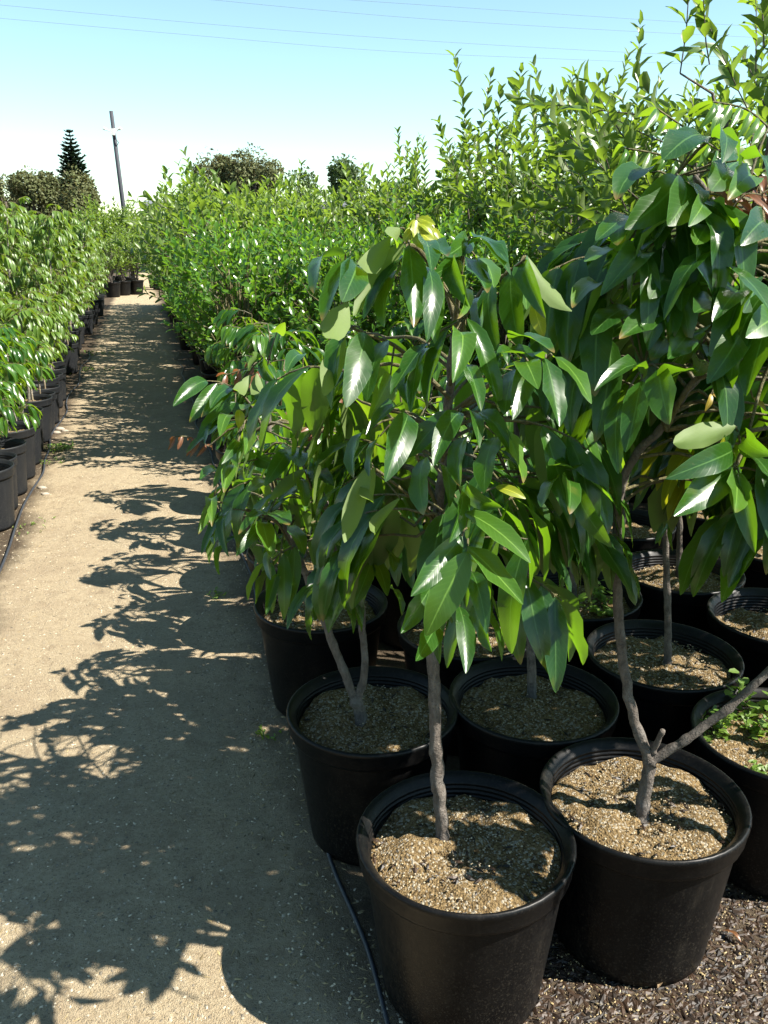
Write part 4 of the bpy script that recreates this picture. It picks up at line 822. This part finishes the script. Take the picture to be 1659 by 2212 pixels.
# end of the path
for i, (x, y) in enumerate(((262, 639), (239, 643), (290, 637))):
    p = gz(x, y); p.y += 0.25; p.z = 0
    shrub(KB, p, 'big', 'potted_shrub', ('potted shrub in the middle of the far path end', 'potted shrub across the far path end, next to the left saplings', 'potted shrub across the far path end, right of the middle one', 'potted shrub at the far path end beside the oval-leaved shrubs', 'potted shrub at the far path end behind the last left sapling')[i], 'potted shrub', 'shrubs closing the far end of the path', rs.uniform(0.8, 0.95))
for i in range(7):
    p = gz(190 + i * 24, 628); p.z = 0; p.y += rs.uniform(-0.5, 1.5)
    shrub(KB, p, 'big', 'potted_shrub', f'light green shrub behind the path end, {ORD[i]} of its rank from the left saplings', 'potted shrub', 'shrubs behind the path end', rs.uniform(1.05, 1.3))

# ------------------------------------------------------------------ far trees
def far_tree(name, label, x, ytop, Y, wpx, mk, seed, lobes=9, n=9000, zbase=1.0, sz=1.0):
    rng = random.Random(seed); top = py(x, ytop, Y); rad = wpx / 2 / FPX * Y * 1.05; e = bpy.data.objects.new(name, None); COL.objects.link(e); e.location = (top.x, Y, 0)
    tag(e, label, 'tree'); Ht = top.z; cen = Vector((0, 0, zbase + (Ht - zbase) * 0.55)); hz = (Ht - zbase) * 0.5
    LB = [(Vector((0, 0, cen.z)), rad * 0.78, hz * 0.92)]
    for i in range(lobes):
        a = rng.uniform(0, 6.28); r = rad * rng.uniform(0.35, 0.62); zz = cen.z + hz * rng.uniform(-0.45, 0.55)
        LB.append((Vector((math.cos(a) * r, math.sin(a) * r, zz)), rad * rng.uniform(0.22, 0.48), hz * rng.uniform(0.22, 0.46)))
    L = []
    for i in range(n):
        c, r, hh = LB[rng.randrange(len(LB))]; d = rv(rng).normalized(); q = (0.72 + 0.3 * rng.random()) * (1 + 0.14 * noise.noise(d * 3.3 + c))
        p = c + Vector((d.x * r * q, d.y * r * q, d.z * hh * q)); s = rng.uniform(0.12, 0.24) * sz
        L.append((p, p + (rv(rng, 0.7) + d * 0.4 + Vector((0, 0, -0.2))).normalized() * s, d + rv(rng, 0.4) + Vector((0, 0, 0.3)), 1.0))
    c = ob('crown', crown_mesh('crown', M[mk], L, small_leaf(0.6, 0.08, 0.2, 2, 2)), e); c['kind'] = 'stuff'
    b = MB(); b.tube(spline([(0, 0, -0.05), (0.05, 0, Ht * 0.3), (0, 0.05, Ht * 0.7)], 4), [0.22, 0.2, 0.19, 0.18, 0.16, 0.14, 0.12, 0.1, 0.08], 8)
    for i in range(6):
        a = i * 1.05 + rng.random(); z = Ht * rng.uniform(0.28, 0.5); b.tube([(0, 0, z), (math.cos(a) * rad * 0.35, math.sin(a) * rad * 0.35, z + hz * 0.35), (math.cos(a) * rad * 0.6, math.sin(a) * rad * 0.6, z + hz * 0.6)], [0.09, 0.06, 0.03], 5)
    b.build('trunk', M['barkd'], e); return e
far_tree('round_tree', 'round brownish-green tree left of the tall conifer', 62, 358, 52, 120, 'far_brown', 1)
far_tree('round_tree', 'brownish tree crown growing in front of the conifer', 158, 364, 50, 92, 'far_brown', 2)
far_tree('round_tree', 'small brownish tree at the edge of the brownish grove', 4, 378, 56, 60, 'far_brown', 8)
far_tree('round_tree', 'broad brownish-green tree with flat crown beside the grey roof', 452, 322, 52, 122, 'far_brown', 3)
far_tree('round_tree', 'rounded brownish-green tree overlapping the broad flat-crowned one', 545, 316, 51, 128, 'far_brown', 4)
far_tree('green_tree', 'thin light green tree between the brown pair and dark tree', 655, 352, 46, 84, 'far_green', 5, 6, 1500)
far_tree('green_tree', 'darker green tree rising behind the grey roof', 755, 334, 47, 118, 'far_green', 6, 8, 3600)
far_tree('green_tree', 'low green tree beside the tall upright row', 838, 384, 45, 110, 'far_green', 7, 7, 2600)
far_tree('green_tree', 'low hedge-like tree at the foot of the leaning pole', 262, 452, 36, 120, 'far_green', 9, 7, 3000, 0.4)
# conifer with tiers
def conifer(x, ytop, Y, wpx):
    rng = random.Random(3); top = py(x, ytop, Y); e = bpy.data.objects.new('conifer', None); COL.objects.link(e); e.location = (top.x, Y, 0); tag(e, 'tall tiered conifer with level branches rising over brownish trees', 'tree')
    Ht = top.z; rad = wpx / 2 / FPX * Y; b = MB(); b.tube([(0, 0, -0.05), (0, 0, Ht * 0.5), (0.03, 0, Ht)], [0.2, 0.13, 0.02], 8); b.build('trunk', M['barkd'], e)
    L = []; br = MB(); nt_ = 22
    for i in range(nt_):
        t = i / (nt_ - 1); z = Ht * (0.36 + 0.62 * t); r = rad * (1.0 - 0.80 * t ** 1.15) * rng.uniform(0.9, 1.1); nb = 10 if t < 0.8 else 7; a0 = rng.uniform(0, 6)
        for k in range(nb):
            a = a0 + k * 6.283 / nb + rng.uniform(-0.15, 0.15); d = rdir(a, 0); rr = r * rng.uniform(0.82, 1.1); pts = [Vector((0, 0, z)), Vector((0, 0, z)) + d * rr * 0.55 + Vector((0, 0, 0.02 * rr)), Vector((0, 0, z)) + d * rr + Vector((0, 0, 0.30 * rr))]
            br.tube(pts, [0.03, 0.022, 0.01], 4, False); sd = Vector((-d.y, d.x, 0))
            for m in range(18):
                q = 0.15 + 0.85 * m / 17; p = pts[0].lerp(pts[1], q / 0.55) if q < 0.55 else pts[1].lerp(pts[2], (q - 0.55) / 0.45)
                for sg in (-1, 1):
                    dv = (sd * sg * 0.7 + d * 0.75 + Vector((0, 0, 0.32)) + rv(rng, 0.12)).normalized(); L.append((p, p + dv * rr * 0.46 * (1.15 - 0.6 * q), Vector((0, 0, 1)) + rv(rng, 0.3), 1.0))
    for k in range(10): L.append((Vector((0, 0, Ht * 0.97)), Vector((0, 0, Ht * 0.97)) + rdir(k, R(70)) * 0.3, rdir(k, 0), 1))
    br.build('branches', M['barkd'], e)['kind'] = 'stuff'
    c = ob('crown', crown_mesh('crown', M['far_pine'], L, small_leaf(0.80, 0.1, 0.3, 2, 2)), e); c['kind'] = 'stuff'
conifer(149, 280, 62, 84)

# ------------------------------------------------------------------ shed, pole, wires
pa = py(275, 441, 40); pb = py(905, 428, 43)
e = bpy.data.objects.new('shed', None); COL.objects.link(e); mid = (pa + pb) / 2; e.location = (mid.x, mid.y + 4, 0)
tag(e, 'long low grey shed with shallow roof behind the shrubs', 'building')
Ld = (pb - pa).length; ang = math.atan2(pb.y - pa.y, pb.x - pa.x); e.rotation_euler = (0, 0, ang); hw = (pa.z + pb.z) / 2 - 0.32
b = MB(); b.box((0, 0, hw / 2), (Ld, 7.6, hw)); b.build('wall', M['wall'], e, False)
b = MB(); x = Ld / 2 + 0.3; o_ = hw + 0.003
b.add([(-x, -4.1, o_), (x, -4.1, o_), (x, 4.1, o_), (-x, 4.1, o_), (-x, -4.1, o_ + 0.16), (x, -4.1, o_ + 0.16), (x, 4.1, o_ + 0.16), (-x, 4.1, o_ + 0.16), (-x, 0, o_ + 0.42), (x, 0, o_ + 0.42)], [(0, 3, 2, 1), (0, 1, 5, 4), (2, 3, 7, 6), (4, 5, 9, 8), (8, 9, 6, 7), (0, 4, 8, 7, 3), (1, 2, 6, 9, 5)])
rf = b.build('roof', M['roof'], e, False)
me_seam = MB(); me_seam.box((0, 0, 0), (0.05, 4.1, 0.05)); me_seam = me_seam.mesh('seam', M['roof'], False)
for i in range(int(Ld / 0.9)):
    s_ = ob('seam', me_seam, rf, (-Ld / 2 + 0.4 + i * 0.9, -2.05, o_ + 0.30)); s_.rotation_euler = (math.atan2(0.26, 4.1), 0, 0)
wm = MB(); wm.box((0, 0, 0), (1.3, 0.06, 0.8)); wm = wm.mesh('window', M['glass'], False)
for i in range(int(Ld / 3)): ob('window', wm, e, (-Ld / 2 + 1.8 + i * 3.0, -3.83, hw * 0.55))

pb_, pt_ = py(277, 520, 30), py(240, 240, 30.2); pb_.z = 0
r_ = ray(275, 490); base = py(279, 545, 30); d_ = (pt_ - base); base = base - d_ * (base.z / d_.z)
e = bpy.data.objects.new('utility_pole', None); COL.objects.link(e); e.location = base; tag(e, 'thin dark leaning pole with small white fittings near its top', 'pole')
top = pt_ - base; b = MB(); b.tube([(0, 0, 0) if False else (-top * 0.01)[:], top * 0.5, top], [0.085, 0.072, 0.060], 12); b.build('post', M['pole'], e)
fz = top * (1 - 0.105)
for sg in (-1, 1):
    b = MB(); b.tube([fz, fz + Vector((sg * 0.14, -0.10, -0.02)), fz + Vector((sg * 0.22, -0.10, 0.05))], 0.018, 6); br = b.build('bracket', M['white'], e)
    b = MB(); b.tube([fz + Vector((sg * 0.17, -0.12, 0.0)), fz + Vector((sg * 0.24, -0.13, 0.02)), fz + Vector((sg * 0.28, -0.15, 0.05))], [0.02, 0.035, 0.048], 10); b.build('flood_lamp', M['white'], e)
b = MB(); b.box((fz + Vector((0.01, -0.12, -0.06)))[:], (0.13, 0.12, 0.20)); b.build('junction_box', M['white'], e, False)
b = MB(); b.tube([fz + Vector((0.03, -0.1, -0.2)), fz + Vector((0.16, -0.1, -0.38)), fz + Vector((0.07, -0.08, -0.48))], 0.012, 5); b.build('cable_loop', M['pole'], e)
for k, pts in enumerate((((-60, 5), (415, 49), (830, 82), (1240, 107), (1700, 130)), ((-60, 34), (415, 76), (830, 110), (1200, 127), (1700, 146)), ((380, -8), (830, 34), (1260, 62), (1700, 84)), ((660, -7), (830, 5), (1430, 45), (1700, 60)))):
    q = [py(x, y, 40 + 0.004 * x) for x, y in pts]; b = MB(); b.tube(spline(q, 6), 0.0055, 5)
    tag(b.build('power_line', M['wire']), f'{("second lowest", "lowest", "second highest", "highest")[k]} thin overhead wire crossing the clear sky', 'wire', 'overhead wires')

# ------------------------------------------------------------------ hoses, litter, mulch, weeds on the ground
rl = random.Random(99)
b = MB(); b.tube(spline([uv(u, 0.395 + 0.02 * math.sin(u * 2.3) + rl.uniform(-0.02, 0.02), 0.003 + rl.uniform(-0.006, 0.005)) for u in np.arange(1.0, 12, 0.30)], 5), 0.0062, 8)
tag(b.build('irrigation_hose', M['hose']), 'dark irrigation hose running along the foot of the glossy tree block', 'hose')
b = MB(); b.tube(spline([uv(u, -0.835 + 0.02 * math.sin(u * 3.1) + rl.uniform(-0.015, 0.015), 0.010) for u in np.arange(3.6, 14, 0.4)], 5), 0.007, 8)
tag(b.build('irrigation_hose', M['hose']), 'dark irrigation hose along the edge pots left of the path', 'hose')
def bits(name, mk, n, region, s0, s1, seed, flat=0.35, long=1.0, zf=None):
    rng = random.Random(seed); b = MB(); c = 0
    while c < n:
        x, y = region(rng)
        s = rng.uniform(s0, s1); a = rng.uniform(0, 6.28); lx, ly, lz = s * long * rng.uniform(0.7, 1.4), s * rng.uniform(0.5, 1), s * flat * rng.uniform(0.6, 1.3)
        z = (zf(x, y) if zf else gh(x, y)) + lz * 0.3; ca, sa = math.cos(a), math.sin(a); tl = rng.uniform(-0.4, 0.4) * min(1, 1 / long)
        vs = []
        for px, py_, pz in ((1, 0.2, 0), (-1, -0.1, 0), (0.1, 1, 0.1), (-0.1, -1, -0.1), (0, 0, 1), (0, 0, -1)):
            X, Y_, Z = px * lx, py_ * ly, pz * lz + px * lx * tl; vs.append((x + X * ca - Y_ * sa, y + X * sa + Y_ * ca, z + Z))
        b.add(vs, [(0, 2, 4), (2, 1, 4), (1, 3, 4), (3, 0, 4), (2, 0, 5), (1, 2, 5), (3, 1, 5), (0, 3, 5)]); c += 1
    return tag(b.build(name, M[mk], None, False), kind='stuff')
def on_path(rng):
    u = 1.2 + 6.5 * rng.random() ** 1.6; v = rng.uniform(-1.1, 0.42); p = uv(u, v); return p.x, p.y
def on_edge(rng):
    u = 1.2 + 4.0 * rng.random() ** 1.4; v = 0.42 - abs(rng.gauss(0, 0.16)); p = uv(u, v); return p.x, p.y
def in_block(rng):
    while True:
        p = gz(rng.uniform(1080, 1720), rng.uniform(1850, 2300))
        if p.y > 0.9: return p.x, p.y
o = bits('grit', 'pebble', 12000, on_path, 0.0014, 0.0060, 1); tag(o, 'pale grit scattered over the sandy path', 'grit')
o = bits('leaf_litter', 'grain', 1100, on_edge, 0.002, 0.006, 2, 0.3, 2.2); tag(o, 'brown bark crumbs along the foot of the pots', 'litter')
o = bits('straw_bits', 'grain', 1500, on_path, 0.0010, 0.0026, 5, 0.5, 5.0); tag(o, 'thin straw bits lying on the path', 'litter')
o = bits('bark_mulch', 'chip', 5200, in_block, 0.003, 0.010, 3, 0.4, 1.9); tag(o, 'dark wet bark mulch under the forked tree', 'mulch')
o = bits('pale_mulch_grains', 'grain', 2000, in_block, 0.0014, 0.0034, 4, 0.7, 1.2, lambda x, y: gh(x, y) + 0.004); tag(o, 'pale grains spilled over dark mulch', 'mulch')
def weed_plant(x, y, n, ht, ll, rng, label, spread=0.05, group=None):
    p = gz(x, y); e = bpy.data.objects.new('weed', None); COL.objects.link(e); e.location = (p.x, p.y, gh(p.x, p.y)); tag(e, label, 'weed', group)
    L = []; b = MB()
    for k in range(n):
        q = Vector((rng.gauss(0, spread), rng.gauss(0, spread), 0)); top = q + rdir(rng.uniform(0, 6.28), R(rng.uniform(30, 80))) * ht * rng.uniform(0.5, 1.2)
        b.tube([q + Vector((0, 0, -0.006)), top], 0.001, 3, False)
        for m in range(4): c = q.lerp(top, 0.4 + 0.6 * m / 3); L.append((c, c + rdir(rng.uniform(0, 6.28), R(rng.uniform(0, 50))) * ll * rng.uniform(0.7, 1.3), Vector((0, 0, 1)) + rv(rng, 0.3), 1))
    b.build('stem', M['twig'], e); c = ob('foliage', crown_mesh('foliage', M['weed'], L, small_leaf(0.5, 0.05, 0.2)), e); c['kind'] = 'stuff'
weed_plant(130, 972, 60, 0.05, 0.022, rl, 'bright green weed tuft growing at the left path edge', 0.07)
weed_plant(112, 1000, 18, 0.03, 0.016, rl, 'sparse weed patch next to the bright green tuft', 0.06)
weed_plant(470, 1288, 9, 0.03, 0.020, rl, 'tiny green seedling on shaded path beside the pots', 0.02)
weed_plant(574, 1586, 8, 0.025, 0.018, rl, 'tiny seedling between hose and twin-stemmed tree pot', 0.02)
weed_plant(80, 1135, 16, 0.02, 0.013, rl, 'flat weed patch near the left hose', 0.06)
weed_plant(215, 765, 30, 0.04, 0.025, rl, 'thin grass patch far along the left edge', 0.15)
weed_plant(190, 800, 30, 0.03, 0.025, rl, 'low weedy patch beside the far left pots', 0.15)
for x, y, s in ((128, 926, 0.05), (122, 934, 0.04), (140, 930, 0.035), (90, 1052, 0.035), (97, 1065, 0.03)):
    p = gz(x, y); b = MB(); rg = random.Random(x); n_ = 8
    b.v.append((0, 0, s * 0.45))
    for i, (rr, zz) in enumerate(((0.6, 0.36), (1.0, 0.10), (0.8, -0.2))):
        for k in range(n_): t = k * 6.283 / n_; q = s * rr * rg.uniform(0.8, 1.15); b.v.append((q * math.cos(t), q * 0.75 * math.sin(t), s * zz))
    for k in range(n_): b.f.append((0, 1 + k, 1 + (k + 1) % n_))
    for i in range(2):
        for k in range(n_): a = 1 + i * n_; b.f.append((a + k, a + n_ + k, a + n_ + (k + 1) % n_, a + (k + 1) % n_))
    o = b.build('stone', M['stone'], None, True, (p.x, p.y, gh(p.x, p.y))); tag(o, 'small tan stone lying by the left edge pots', 'stone', 'stones by the left edge')
def dry(x, y, ln, a, label, mk='dry'):
    p = gz(x, y); o = bpy.data.objects.new('fallen_leaf', leaf_data(4, mk)); COL.objects.link(o); o.location = (p.x, p.y, gh(p.x, p.y) + 0.012); o.scale = (ln, ln, ln); o.rotation_euler = (0.15, 0.05, a); tag(o, label, 'leaf')
dry(1420, 2140, 0.05, 0.9, 'pale curled dry leaf on mulch below the forked tree pot')
dry(1600, 2040, 0.05, 2.2, 'reddish fallen leaf on the wet mulch', 'red')
dry(930, 2090, 0.06, 0.3, 'brown fallen leaf beside the front pot') if False else None
